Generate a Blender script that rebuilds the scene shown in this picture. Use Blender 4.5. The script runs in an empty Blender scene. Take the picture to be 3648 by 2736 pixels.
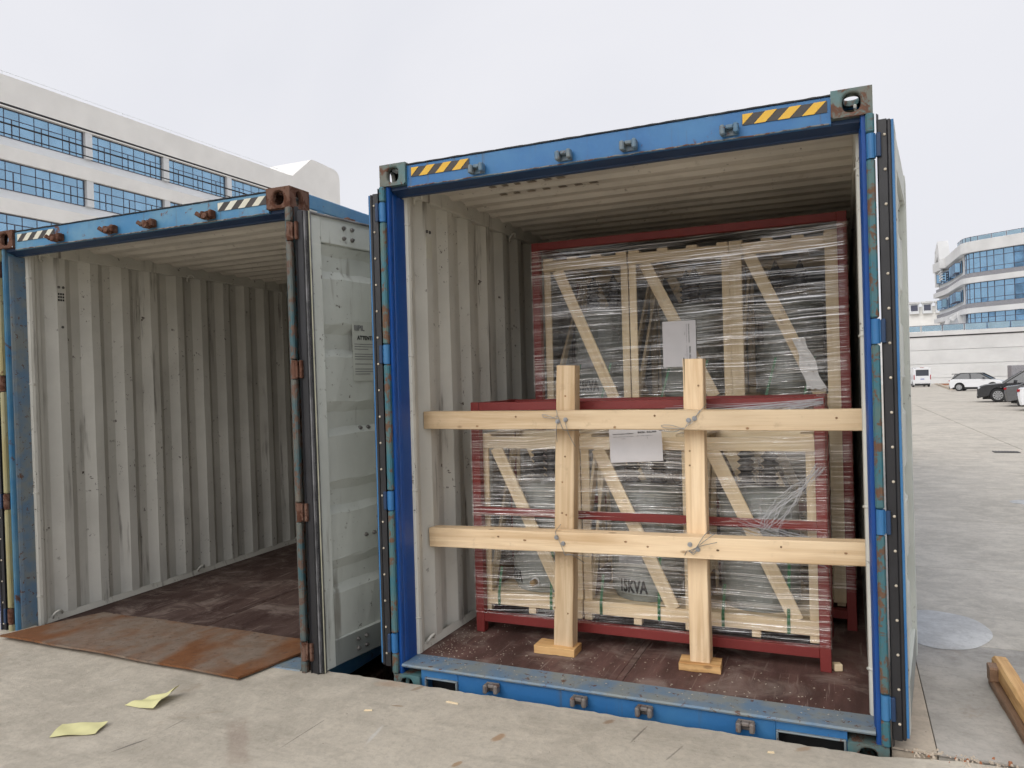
import bpy, bmesh, math, random
from mathutils import Vector, Matrix
R = math.radians
rnd = random.Random(7)
scene = bpy.context.scene
C = scene.collection

# ------------------------------------------------------------------ camera
cam_d = bpy.data.cameras.new('camera')
cam = bpy.data.objects.new('camera', cam_d); C.objects.link(cam)
cam_d.sensor_width = 36.0; cam_d.lens = 26.81
cam_d.clip_start = 0.05; cam_d.clip_end = 2000
cam.matrix_world = (Matrix.Translation((2.3123, -3.5414, 1.7003)) @ Matrix.Rotation(0.41407, 4, 'Z') @
                    Matrix.Rotation(-0.00407, 4, 'X') @ Matrix.Rotation(0.028295, 4, 'Y') @ Matrix.Rotation(math.pi / 2, 4, 'X'))
scene.camera = cam

# ------------------------------------------------------------------ world, sun, exposure
world = bpy.data.worlds.new('World'); scene.world = world; world.use_nodes = True
wt = world.node_tree; wt.nodes.clear()
wo = wt.nodes.new('ShaderNodeOutputWorld'); bg = wt.nodes.new('ShaderNodeBackground')
sky = wt.nodes.new('ShaderNodeTexSky'); sky.sky_type = 'NISHITA'; sky.sun_disc = False
SUN_EL, SUN_AZ = R(38), R(195)
sky.sun_elevation = SUN_EL; sky.sun_rotation = SUN_AZ; sky.dust_density = 4.0
wtc = wt.nodes.new('ShaderNodeTexCoord'); wn = wt.nodes.new('ShaderNodeTexNoise')
wn.inputs['Scale'].default_value = 1.7; wn.inputs['Detail'].default_value = 5; wn.inputs['Distortion'].default_value = .6
wr = wt.nodes.new('ShaderNodeValToRGB')
wr.color_ramp.elements[0].position = .3; wr.color_ramp.elements[0].color = (.755, .765, .82, 1)
wr.color_ramp.elements[1].position = .7; wr.color_ramp.elements[1].color = (.835, .835, .875, 1)
wm = wt.nodes.new('ShaderNodeVectorMath'); wm.operation = 'SCALE'; wm.inputs['Scale'].default_value = 10.0
wx = wt.nodes.new('ShaderNodeMix'); wx.data_type = 'RGBA'; wx.inputs[0].default_value = .96
wt.links.new(wtc.outputs['Generated'], wn.inputs['Vector'])
wt.links.new(wn.outputs['Fac'], wr.inputs['Fac'])
wt.links.new(wr.outputs['Color'], wm.inputs[0])
wt.links.new(sky.outputs['Color'], wx.inputs[6]); wt.links.new(wm.outputs[0], wx.inputs[7])
wt.links.new(wx.outputs[2], bg.inputs['Color']); bg.inputs['Strength'].default_value = 0.1
wt.links.new(bg.outputs[0], wo.inputs['Surface'])

sd = bpy.data.lights.new('sun', 'SUN'); sun = bpy.data.objects.new('sun', sd); C.objects.link(sun)
sd.energy = 1.5; sd.angle = R(50); sd.color = (1.0, .97, .92)
sdir = Vector((math.sin(SUN_AZ) * math.cos(SUN_EL), math.cos(SUN_AZ) * math.cos(SUN_EL), math.sin(SUN_EL)))
sun.rotation_euler = sdir.to_track_quat('Z', 'Y').to_euler()
sun.location = (0, -6, 12)
scene.view_settings.view_transform = 'Standard'; scene.view_settings.look = 'None'
scene.view_settings.exposure = 0.08; scene.view_settings.gamma = 1.0
scene.render.engine = 'CYCLES'
scene.cycles.use_denoising = True
scene.cycles.max_bounces = 6; scene.cycles.diffuse_bounces = 3; scene.cycles.glossy_bounces = 2; scene.cycles.transparent_max_bounces = 16
scene.cycles.use_adaptive_sampling = True; scene.cycles.adaptive_threshold = .03; scene.cycles.adaptive_min_samples = 12
scene.cycles.caustics_reflective = False; scene.cycles.caustics_refractive = False

# ------------------------------------------------------------------ material helpers
class NT:
    def __init__(s, name):
        s.m = bpy.data.materials.new(name); s.m.use_nodes = True
        s.t = s.m.node_tree; s.n = s.t.nodes; s.l = s.t.links
        s.b = s.n['Principled BSDF']
        s.tc = s.n.new('ShaderNodeTexCoord')
        s.oi = s.n.new('ShaderNodeObjectInfo')
    def set(s, sock, v):
        if isinstance(v, bpy.types.NodeSocket): s.l.new(v, sock)
        else:
            try: sock.default_value = v
            except Exception: sock.default_value = (*v, 1) if len(v) == 3 else v
    def map(s, scale=(1, 1, 1), rot=(0, 0, 0), loc=(0, 0, 0), src='Object', rand=0.0):
        n = s.n.new('ShaderNodeMapping'); v = s.tc.outputs[src]
        if rand:
            a = s.n.new('ShaderNodeVectorMath'); a.operation = 'ADD'
            k = s.n.new('ShaderNodeMath'); k.operation = 'MULTIPLY'; k.inputs[1].default_value = rand
            s.l.new(s.oi.outputs['Random'], k.inputs[0]); s.l.new(v, a.inputs[0]); s.l.new(k.outputs[0], a.inputs[1]); v = a.outputs[0]
        s.l.new(v, n.inputs['Vector'])
        n.inputs['Scale'].default_value = scale; n.inputs['Rotation'].default_value = rot; n.inputs['Location'].default_value = loc
        return n.outputs[0]
    def noise(s, vec, scale=5, detail=4, rough=.55, dist=0):
        n = s.n.new('ShaderNodeTexNoise'); s.l.new(vec, n.inputs['Vector'])
        n.inputs['Scale'].default_value = scale; n.inputs['Detail'].default_value = min(detail, 6)
        n.inputs['Roughness'].default_value = rough; n.inputs['Distortion'].default_value = dist
        return n.outputs['Fac']
    def voro(s, vec, scale=5, feat='F1', out='Distance'):
        n = s.n.new('ShaderNodeTexVoronoi'); n.feature = feat; s.l.new(vec, n.inputs['Vector']); n.inputs['Scale'].default_value = scale
        return n.outputs[out]
    def step(s, v, a, b):
        n = s.n.new('ShaderNodeMapRange'); n.interpolation_type = 'SMOOTHSTEP'; s.set(n.inputs[0], v)
        n.inputs[1].default_value = a; n.inputs[2].default_value = b; n.inputs[3].default_value = 0; n.inputs[4].default_value = 1
        return n.outputs[0]
    def math(s, op, a, b=0.0, clamp=False):
        n = s.n.new('ShaderNodeMath'); n.operation = op; n.use_clamp = clamp
        s.set(n.inputs[0], a); s.set(n.inputs[1], b); return n.outputs[0]
    def mix(s, f, a, b):
        n = s.n.new('ShaderNodeMix'); n.data_type = 'RGBA'
        s.set(n.inputs[0], f); s.set(n.inputs[6], a if isinstance(a, bpy.types.NodeSocket) else (*a, 1))
        s.set(n.inputs[7], b if isinstance(b, bpy.types.NodeSocket) else (*b, 1)); return n.outputs[2]
    def bump(s, h, strength=.3, dist=.01):
        n = s.n.new('ShaderNodeBump'); s.set(n.inputs['Height'], h)
        n.inputs['Strength'].default_value = strength; n.inputs['Distance'].default_value = dist
        s.l.new(n.outputs[0], s.b.inputs['Normal'])
    def out(s, col=None, rough=.5, metal=0, spec=.5, alpha=None):
        if col is not None: s.set(s.b.inputs['Base Color'], col if isinstance(col, bpy.types.NodeSocket) else (*col, 1))
        s.set(s.b.inputs['Roughness'], rough); s.set(s.b.inputs['Metallic'], metal)
        s.b.inputs['Specular IOR Level'].default_value = spec
        if alpha is not None: s.set(s.b.inputs['Alpha'], alpha)
        return s.m

def plain(name, col, rough=.5, metal=0, var=.12, spec=.5, scale=9):
    n = NT(name); f = n.noise(n.map(rand=9), scale, 5)
    d = tuple(c * (1 - var * 2) for c in col); u = tuple(min(1, c * (1 + var)) for c in col)
    return n.out(n.mix(n.step(f, .3, .7), d, u), rough, metal, spec)

def worn_paint(name, base, faded, rust=(.12, .048, .022), rust_amt=.5, fade=.5, streak=.35, rough=.5, grime=(.09, .075, .055), scale=1.0, spec=.5):
    """old steel paint: faded patches, drip streaks, rust spots"""
    n = NT(name); o = n.map(rand=11)
    big = n.noise(o, 2.3 * scale, 6, .62)
    c = n.mix(n.math('MULTIPLY', n.step(big, .38, .66), fade), base, faded)
    drip = n.noise(n.map((34, 34, 1.6), rand=5), 1.0, 4, .6)
    low = n.noise(n.map((3, 3, 3), rand=3), 1, 3)
    dm = n.math('MULTIPLY', n.step(drip, .56, .74), n.math('MULTIPLY', n.step(low, .42, .62), streak))
    c = n.mix(dm, c, grime)
    fine = n.noise(o, 60 * scale, 5, .7)
    c = n.mix(n.math('MULTIPLY', n.step(fine, .5, .8), .22), c, tuple(min(1, k * 1.5 + .02) for k in base))
    rs = n.noise(o, 9 * scale, 9, .72, .4)
    rm = n.step(rs, .72 - .24 * rust_amt, .80 - .24 * rust_amt)
    rv = n.noise(o, 40, 5, .7)
    rc = n.mix(rv, tuple(k * .45 for k in rust), tuple(min(1, k * 1.7) for k in rust))
    c = n.mix(n.math('MULTIPLY', rm, .92), c, rc)
    n.bump(n.math('ADD', n.math('MULTIPLY', rm, .6), n.math('MULTIPLY', fine, .5)), .35, .003)
    r = n.math('ADD', n.math('MULTIPLY', rm, .35), rough, True)
    return n.out(c, r, 0, spec)

def m_interior(name, base=(.72, .71, .64), dirt=(.10, .08, .06), amt=1.0):
    n = NT(name); o = n.map()
    big = n.noise(o, 1.3, 5, .6); c = n.mix(n.step(big, .35, .7), tuple(k * .80 for k in base), base)
    st = n.noise(n.map((9, 11, .8)), 1, 5, .65); lo = n.noise(n.map((2, 2, 1.1), loc=(3, 1, 2)), 1, 3)
    c = n.mix(n.math('MULTIPLY', n.math('MULTIPLY', n.step(st, .56, .68), n.step(lo, .45, .64)), .70 * amt), c, dirt)
    sp = n.noise(o, 26, 6, .7); lm = n.noise(n.map((5, 5, 2), loc=(7, 3, 0)), 1, 3)
    c = n.mix(n.math('MULTIPLY', n.math('MULTIPLY', n.step(sp, .61, .66), n.step(lm, .46, .60)), .85 * amt), c, (.05, .03, .02))
    sc = n.noise(n.map((1.5, 1.5, 60), rot=(.5, .3, 0)), 1, 3); c = n.mix(n.math('MULTIPLY', n.step(sc, .68, .75), .25), c, (.7, .69, .63))
    n.bump(n.noise(o, 7, 3), .15, .01)
    return n.out(c, .55)

def m_concrete(name, base=(.40, .365, .315), dark=(.27, .245, .21), marks=()):
    n = NT(name); o = n.map()
    a = n.noise(o, .55, 7, .62, .3); b = n.noise(o, 3.2, 8, .66, .5); f = n.noise(o, 42, 6, .7)
    c = n.mix(n.step(a, .32, .68), dark, base)
    c = n.mix(n.math('MULTIPLY', n.step(b, .40, .66), .6), c, tuple(min(1, k * 1.22) for k in base))
    sweep = n.noise(n.map((1.2, 7, 1), rot=(0, 0, .5)), 1.2, 5, .6, 1.0)
    c = n.mix(n.math('MULTIPLY', n.step(sweep, .52, .70), .28), c, tuple(k * .72 for k in dark))
    st = n.noise(n.map(loc=(4, 9, 0)), 1.7, 6, .7, .6)
    c = n.mix(n.math('MULTIPLY', n.step(st, .60, .74), .5), c, (.30, .22, .15))
    c = n.mix(n.math('MULTIPLY', n.step(f, .45, .8), .36), c, tuple(k * .55 for k in dark))
    md = n.noise(n.map(loc=(1, 5, 2)), 14, 6, .7, .4); c = n.mix(n.math('MULTIPLY', n.step(md, .50, .70), .26), c, tuple(k * .70 for k in dark)); c = n.mix(n.math('MULTIPLY', n.step(md, .50, .32), .35), c, tuple(min(1, k * 1.25) for k in base))
    if marks:
        sx = n.n.new('ShaderNodeSeparateXYZ'); n.l.new(o, sx.inputs[0]); ed = n.noise(o, 9, 5, .7)
        for (x, y, hw, hl, ang, col, k, soft) in marks:
            ca, sa = math.cos(ang), math.sin(ang); dx = n.math('SUBTRACT', sx.outputs[0], x); dy = n.math('SUBTRACT', sx.outputs[1], y)
            u = n.math('ABSOLUTE', n.math('ADD', n.math('MULTIPLY', dx, ca), n.math('MULTIPLY', dy, sa))); v = n.math('ABSOLUTE', n.math('SUBTRACT', n.math('MULTIPLY', dy, ca), n.math('MULTIPLY', dx, sa)))
            d = n.math('SQRT', n.math('ADD', n.math('POWER', n.math('DIVIDE', u, hl), 2.0), n.math('POWER', n.math('DIVIDE', v, hw), 2.0))) if soft > 1.3 else n.math('MAXIMUM', n.math('DIVIDE', u, hl), n.math('DIVIDE', v, hw)); d = n.math('ADD', d, n.math('MULTIPLY', n.math('SUBTRACT', ed, .5), soft))
            c = n.mix(n.math('MULTIPLY', n.math('SUBTRACT', 1.0, n.step(d, .45, 1.15)), k), c, col)
    pit = n.voro(n.map(rot=(.2, .1, 0)), 22); pm = n.noise(o, 5, 4)
    pitm = n.math('MULTIPLY', n.math('SUBTRACT', 1.0, n.step(pit, .03, .10)), n.step(pm, .52, .62))
    c = n.mix(n.math('MULTIPLY', pitm, .7), c, (.10, .085, .07))
    n.bump(n.math('SUBTRACT', n.math('ADD', n.math('MULTIPLY', b, .7), n.math('MULTIPLY', f, .5)), pitm), .55, .012)
    return n.out(c, .85, 0, .3)

def m_wood(name, light=(.80, .625, .415), dark=(.58, .40, .225), knots=.85, rough=.6):
    """pine, grain along the local X axis of each board"""
    n = NT(name); o = n.map(rand=13)
    g = n.noise(n.map((1.1, 26, 26), rand=13), 1, 5, .6, .6)
    g2 = n.noise(n.map((5, 160, 160), rand=13), 1, 3, .6)
    c = n.mix(n.step(g, .30, .70), dark, light)
    c = n.mix(n.math('MULTIPLY', n.step(g2, .50, .72), .38), c, dark)
    big = n.noise(n.map((1.5, 5, 5), rand=13), 1, 3)
    c = n.mix(n.math('MULTIPLY', n.step(big, .40, .68), .5), c, tuple(min(1, k * 1.20) for k in light))
    c = n.mix(n.math('MULTIPLY', n.step(n.noise(n.map((7, 7, 7), rand=5), 1.6, 6, .7), .58, .72), .30), c, tuple(k * .62 for k in dark))
    kn = n.voro(n.map((4.2, 9, 9), rand=13), 1.0)
    km = n.math('SUBTRACT', 1.0, n.step(kn, .055, .13))
    c = n.mix(n.math('MULTIPLY', km, knots), c, (.20, .095, .04))
    hs = n.n.new('ShaderNodeHueSaturation'); n.l.new(c, hs.inputs['Color'])
    n.l.new(n.math('ADD', n.math('MULTIPLY', n.oi.outputs['Random'], .28), .84), hs.inputs['Value'])
    n.bump(n.math('ADD', g, g2), .25, .003)
    return n.out(hs.outputs[0], rough, 0, .3)

def m_film(name, slope=.03, dens=1.0, seed=0.0, haze=.05, clear=None):
    """clear stretch film: see-through, with bright stretched creases that mirror the daylight"""
    n = NT(name)
    sx = n.n.new('ShaderNodeSeparateXYZ'); n.l.new(n.tc.outputs['Object'], sx.inputs[0])
    al = n.math('ADD', sx.outputs['X'], n.math('MULTIPLY', sx.outputs['Y'], .9))
    wob = n.noise(n.map((1.1, 1.1, 1.7), loc=(seed, 0, 0)), 1, 2)
    z = n.math('ADD', sx.outputs['Z'], n.math('MULTIPLY', n.math('SUBTRACT', wob, .5), slope * 2.5))
    z = n.math('SUBTRACT', z, n.math('MULTIPLY', al, slope))
    def streak(fz, fx, a, b, off):
        cb = n.n.new('ShaderNodeCombineXYZ'); n.set(cb.inputs[0], n.math('MULTIPLY', al, fx)); n.set(cb.inputs[1], off + seed); n.set(cb.inputs[2], n.math('MULTIPLY', z, fz))
        return n.step(n.noise(cb.outputs[0], 1, 2, .6), a, b)
    s1 = streak(105, 1.0, .515, .60, 1.3); s2 = streak(215, 1.8, .53, .62, 5.1); s3 = streak(34, .9, .54, .66, 9.7)
    s4 = streak(9, .8, .48, .70, 13.1)
    reg = n.step(n.noise(n.map((2.0, 2.0, 3.4), loc=(seed * 2 + 5, 0, 3)), 1, 3), .34, .60)
    m = n.math('ADD', n.math('MULTIPLY', s1, .44), n.math('ADD', n.math('MULTIPLY', s2, .26), n.math('MULTIPLY', s3, .22)))
    m = n.math('MULTIPLY', m, n.math('ADD', n.math('MULTIPLY', reg, .80), .25))
    m = n.math('ADD', m, n.math('MULTIPLY', s4, .12))
    if clear:  # bright streaks masked weaker here so the lettering shows
        dx = n.math('POWER', n.math('DIVIDE', n.math('SUBTRACT', sx.outputs['X'], clear[0]), clear[2]), 2.0); dz = n.math('POWER', n.math('DIVIDE', n.math('SUBTRACT', sx.outputs['Z'], clear[1]), clear[3]), 2.0)
        m = n.math('MULTIPLY', m, n.math('ADD', n.math('MULTIPLY', n.step(n.math('ADD', dx, dz), .3, 1.2), .78), .22))
    a = n.math('ADD', n.math('MULTIPLY', m, dens), haze, True)
    a = n.math('MINIMUM', a, .85)
    # film passes most light and adds the glossy reflection of its creases
    n.n.remove(n.b); tr = n.n.new('ShaderNodeBsdfTransparent'); gl = n.n.new('ShaderNodeBsdfGlossy'); ad = n.n.new('ShaderNodeAddShader')
    g1 = n.n.new('ShaderNodeCombineColor'); g2 = n.n.new('ShaderNodeCombineColor'); t1 = n.math('SUBTRACT', 1.0, n.math('MULTIPLY', a, .50))
    for k in range(3): n.l.new(a, g1.inputs[k]); n.l.new(t1, g2.inputs[k])
    n.l.new(g1.outputs[0], gl.inputs['Color']); n.l.new(g2.outputs[0], tr.inputs['Color']); gl.inputs['Roughness'].default_value = .20
    bp = n.n.new('ShaderNodeBump'); n.l.new(n.math('ADD', s1, s2), bp.inputs['Height']); bp.inputs['Strength'].default_value = .5; bp.inputs['Distance'].default_value = .004
    n.l.new(bp.outputs[0], gl.inputs['Normal'])
    n.l.new(tr.outputs[0], ad.inputs[0]); n.l.new(gl.outputs[0], ad.inputs[1])
    n.l.new(ad.outputs[0], n.n['Material Output'].inputs['Surface'])
    return n.m

M = {}
M['blue'] = worn_paint('blue_container_paint', (.022, .135, .345), (.050, .190, .385), rust_amt=.36, fade=.8, streak=.65, grime=(.075, .085, .085))
M['blue_deep'] = worn_paint('deep_blue_paint', (.004, .058, .265), (.010, .082, .31), rust_amt=.25, fade=.6, streak=.25, rough=.4)
M['blue_old'] = worn_paint('old_blue_paint', (.04, .185, .37), (.12, .27, .39), rust_amt=.55, fade=1.0, streak=.9)
M['blue_scuff'] = worn_paint('scuffed_blue_paint', (.22, .25, .25), (.06, .19, .37), rust_amt=.62, fade=.62, streak=.6, scale=3.0, grime=(.16, .13, .10))
M['teal'] = worn_paint('teal_weathered_paint', (.030, .135, .175), (.085, .14, .125), rust=(.13, .06, .03), rust_amt=.95, fade=1.0, streak=.6, scale=2.0)
M['teal_dark'] = worn_paint('dark_teal_weathered_paint', (.035, .09, .105), (.13, .115, .09), rust=(.115, .065, .045), rust_amt=1.0, fade=1.0, streak=.6, scale=1.6)
M['ochre'] = worn_paint('ochre_weathered_paint', (.30, .26, .12), (.33, .32, .20), rust_amt=.6, fade=.8, streak=.7, scale=1.6)
M['cast'] = worn_paint('casting_paint_and_rust', (.075, .175, .185), (.14, .13, .10), rust=(.12, .052, .03), rust_amt=.85, fade=.9, streak=.3, scale=1.6)
M['rust'] = worn_paint('brown_rust', (.125, .062, .042), (.165, .10, .075), rust=(.075, .032, .02), rust_amt=1.0, fade=1.0, streak=.4, rough=.8, scale=2.2, spec=.2)
M['inside'] = m_interior('container_inside_paint', dirt=(.075, .058, .042), amt=1.35)
M['inside_roof'] = m_interior('container_roof_inside_paint', (.74, .70, .62), (.26, .21, .15), .8)
M['door_in'] = m_interior('door_inside_paint', (.62, .645, .60), (.17, .15, .12), 1.0)
M['inside_old'] = m_interior('old_container_inside_paint', (.71, .70, .635), (.12, .105, .085), 1.2)
M['door_grey'] = m_interior('door_rail_grey_paint', (.30, .32, .30), (.10, .09, .08), .5)
M['rubber'] = plain('black_rubber', (.018, .018, .021), .45)
M['rubber_grey'] = plain('worn_grey_rubber', (.16, .16, .165), .55, var=.3)
M['seal_line'] = plain('pale_seal_strip', (.52, .51, .38), .6)
M['black'] = plain('black_paint', (.015, .015, .016), .6)
M['yellow'] = worn_paint('yellow_reflective_print', (.72, .42, .03), (.66, .40, .05), rust=(.3, .15, .05), rust_amt=.05, fade=.5, streak=.3)
M['offwhite'] = worn_paint('white_reflective_print', (.66, .65, .56), (.58, .55, .42), rust_amt=.1, fade=.6, streak=.5)
M['decal_black'] = worn_paint('black_reflective_print', (.035, .03, .028), (.06, .05, .045), rust_amt=.05, fade=.5, streak=.3)
M['pitwall'] = plain('dark_pit_concrete', (.10, .09, .08), .9)
M['red'] = worn_paint('red_oxide_paint', (.20, .028, .026), (.24, .042, .037), rust=(.09, .03, .02), rust_amt=.0, fade=.6, streak=.15, rough=.42, grime=(.11, .02, .02))
M['pine'] = m_wood('pine_timber')
M['pine_pale'] = m_wood('pale_crate_pine', (.84, .70, .48), (.70, .54, .33), .35)
M['pine_warm'] = m_wood('warm_pine_block', (.74, .48, .22), (.45, .23, .08), .6)
M['brownboard'] = m_wood('brown_board', (.26, .16, .10), (.15, .085, .05), .3)
M['steel'] = plain('galvanised_steel', (.42, .43, .45), .35, .85, .2)
M['steel_dark'] = plain('dull_steel', (.19, .18, .17), .55, .5, .25)
M['wire'] = plain('tie_wire', (.30, .31, .32), .4, .7, .2)
M['paper'] = plain('white_paper', (.76, .75, .77), .75, 0, .02)
M['ink'] = plain('black_ink', (.02, .02, .022), .7)
M['ink_grey'] = plain('grey_ink', (.20, .20, .21), .7)
M['yellow_paper'] = plain('yellow_paper', (.74, .70, .36), .7, 0, .04)
M['green_strap'] = plain('green_strap', (.02, .13, .045), .4)
M['tank'] = plain('transformer_grey_enamel', (.29, .31, .29), .35, 0, .06)
M['tank_dark'] = plain('transformer_dark_parts', (.055, .055, .06), .45, 0, .2)
M['porcelain'] = plain('brown_porcelain', (.16, .06, .03), .2, 0, .1)
M['brass'] = plain('brass_terminal', (.38, .24, .08), .35, .7, .2)
APRON_MARKS = (  # x, y, half width, half length, angle, colour, strength, raggedness
    (-.25, -.91, .055, .27, -.78, (.30, .225, .18), .45, 1.2), (-.70, -1.10, .008, .085, 1.25, (.12, .11, .10), .75, 1.6), (-.676, -.87, .004, .07, 1.57, (.14, .125, .11), .6, 1.6),
    (-.027, -.74, .004, .19, 1.54, (.15, .135, .12), .6, 1.8), (-1.45, -.58, .007, .04, 1.05, (.62, .60, .55), .6, 1.5), (.295, -.63, .012, .10, 1.75, (.62, .60, .56), .7, 2.0),
    (.84, -.45, .022, .045, 1.3, (.36, .20, .09), .7, 1.6), (1.257, -.13, .018, .035, 1.0, (.26, .16, .09), .7, 1.6), (.775, -.73, .016, .035, 1.2, (.34, .20, .09), .7, 1.6),
    (.23, -.32, .010, .035, .2, (.28, .18, .10), .7, 1.6), (.21, -.09, .02, .06, 1.2, (.27, .18, .11), .6, 1.6), (1.42, -.20, .006, .10, 1.4, (.14, .12, .10), .7, 1.8), (1.60, -.33, .006, .09, 1.3, (.15, .13, .11), .6, 1.8),
    (.05, -.10, .05, .10, .2, (.42, .27, .17), .45, 1.8), (2.1, -.10, .02, .05, .8, (.38, .25, .15), .6, 1.6), (1.0, -1.2, .05, .4, .5, (.30, .26, .21), .45, 2.0), (1.7, -.7, .03, .3, 1.9, (.28, .25, .21), .45, 2.0))
M['concrete'] = m_concrete('apron_concrete', (.515, .465, .385), (.415, .372, .305), APRON_MARKS)
M['concrete_yard'] = m_concrete('yard_concrete', (.57, .525, .455), (.455, .42, .362))
M['concrete_tan'] = m_concrete('tan_concrete_strip', (.53, .45, .36), (.40, .34, .27))
M['concrete_grey'] = m_concrete('grey_concrete_slab', (.43, .40, .36), (.32, .30, .27))
M['patch'] = m_concrete('pale_concrete_patch', (.60, .60, .585), (.47, .465, .455))
M['joint'] = plain('joint_filler', (.20, .18, .155), .9)
M['soil'] = m_concrete('red_soil', (.36, .15, .075), (.22, .085, .045))
M['chips'] = plain('pale_wood_chips', (.58, .52, .42), .8)
M['plaster'] = plain('white_plaster', (.85, .84, .81), .8, 0, .03, scale=.35)
M['plaster_cool'] = plain('cool_white_plaster', (.72, .74, .755), .8, 0, .03, scale=.35)
M['wall_white'] = plain('white_wall_paint', (.66, .66, .655), .8, 0, .05, scale=.25)
M['frame_dark'] = plain('dark_window_frame', (.075, .08, .12), .5)
M['glass_blue'] = plain('blue_coated_glass', (.29, .475, .64), .08, .85, .06, scale=.4)
M['glass_deep'] = plain('deep_blue_coated_glass', (.19, .34, .50), .08, .85, .25, scale=.4)
M['glass_rail'] = plain('railing_glass', (.36, .50, .58), .12, .75, .08, scale=.4)
M['band_grey'] = plain('grey_cladding', (.27, .27, .29), .6)
M['cable'] = plain('black_cable', (.012, .012, .016), .6)
M['tyre'] = plain('tyre_rubber', (.02, .02, .021), .8)
M['rim'] = plain('alloy_rim', (.55, .56, .57), .3, .8)
M['car_white'] = plain('white_car_paint', (.78, .79, .81), .18, 0, .01, .6)
M['car_black'] = plain('black_car_paint', (.03, .031, .034), .15, 0, .05, .7)
M['car_grey'] = plain('grey_car_paint', (.17, .17, .175), .18, .4, .05, .7)
M['car_glass'] = plain('dark_car_glass', (.035, .04, .05), .06, 0, .1, .8)
M['car_trim'] = plain('black_plastic_trim', (.025, .025, .026), .6)
M['lamp_red'] = plain('red_lamp_lens', (.38, .012, .02), .2)
M['lamp_clear'] = plain('clear_lamp_lens', (.62, .64, .66), .15)
M['plate_blue'] = plain('blue_number_plate', (.25, .29, .52), .5)
M['foam'] = plain('white_foam', (.8, .8, .79), .8, 0, .02)
M['film_near'] = m_film('stretch_film_near', .030, 1.0, 0.0, .015, (1.20, .475, .20, .075))
M['film_far'] = m_film('stretch_film_far', .028, 1.15, 7.3, .015)

def m_floor(name, k):
    n = NT(name); o = n.map(rand=9)
    a = n.noise(n.map((6, 1.4, 6), rand=9), 1, 6, .65); c = n.mix(n.step(a, .3, .72), tuple(v * k for v in (.065, .034, .029)), tuple(v * k for v in ((.165, .090, .077) if k == 1 else (.15, .098, .083))))
    d = n.noise(n.map((2.2, 2.6, 2), rand=4), 1.4, 7, .7, .7); c = n.mix(n.math('MULTIPLY', n.step(d, .46, .72), .6), c, (.33, .265, .23))
    sc = n.noise(n.map((60, 3, 3), rot=(0, 0, .25), rand=4), 1, 4); c = n.mix(n.math('MULTIPLY', n.step(sc, .60, .74), .38), c, (.38, .31, .27))
    f = n.noise(o, 90, 4, .7); c = n.mix(n.math('MULTIPLY', n.step(f, .62, .74), .5), c, (.38, .34, .29))
    n.bump(n.math('ADD', a, f), .3, .003); return n.out(c, .75, 0, .25)
M['floor'] = m_floor('dark_red_plywood_floor', 1); M['floor_old'] = m_floor('dull_brown_plywood_floor', .72)
def m_plate():
    n = NT('rusty_steel_plate'); o = n.map()
    a = n.noise(n.map((2.0, .9, 1), rot=(0, 0, .25)), 1.15, 5, .55, .4)
    b = n.noise(o, 14, 8, .72); f = n.noise(o, 70, 5, .7)
    rust = n.mix(b, (.10, .040, .016), (.27, .115, .048)); grey = n.mix(b, (.13, .098, .075), (.31, .255, .205))
    c = n.mix(n.math('MULTIPLY', n.step(a, .40, .60), .92), rust, grey); c = n.mix(n.math('MULTIPLY', n.step(n.noise(n.map((3, 3, 1), loc=(2, 7, 0)), 1.6, 5, .65, .6), .46, .70), .65), c, n.mix(b, (.12, .05, .022), (.27, .13, .06)))
    c = n.mix(n.math('MULTIPLY', n.step(n.noise(o, 30, 4), .58, .72), .6), c, (.07, .05, .04))
    c = n.mix(n.math('MULTIPLY', n.step(f, .5, .8), .3), c, (.12, .08, .05))
    n.bump(n.math('ADD', b, f), .4, .004); return n.out(c, .8, 0, .25)
M['plate'] = m_plate()
def m_bag():
    n = NT('crumpled_clear_plastic'); o = n.map(rand=7)
    a = n.noise(o, 9, 5, .65, 1.2); b = n.noise(n.map((10, 10, 4), rand=3), 2, 5, .7, 1.5)
    al = n.math('ADD', n.math('MULTIPLY', n.step(b, .52, .68), .34), .025, True)
    n.bump(a, .8, .03); return n.out((.72, .70, .73), .3, 0, .6, al)
M['bag'] = m_bag()

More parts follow.
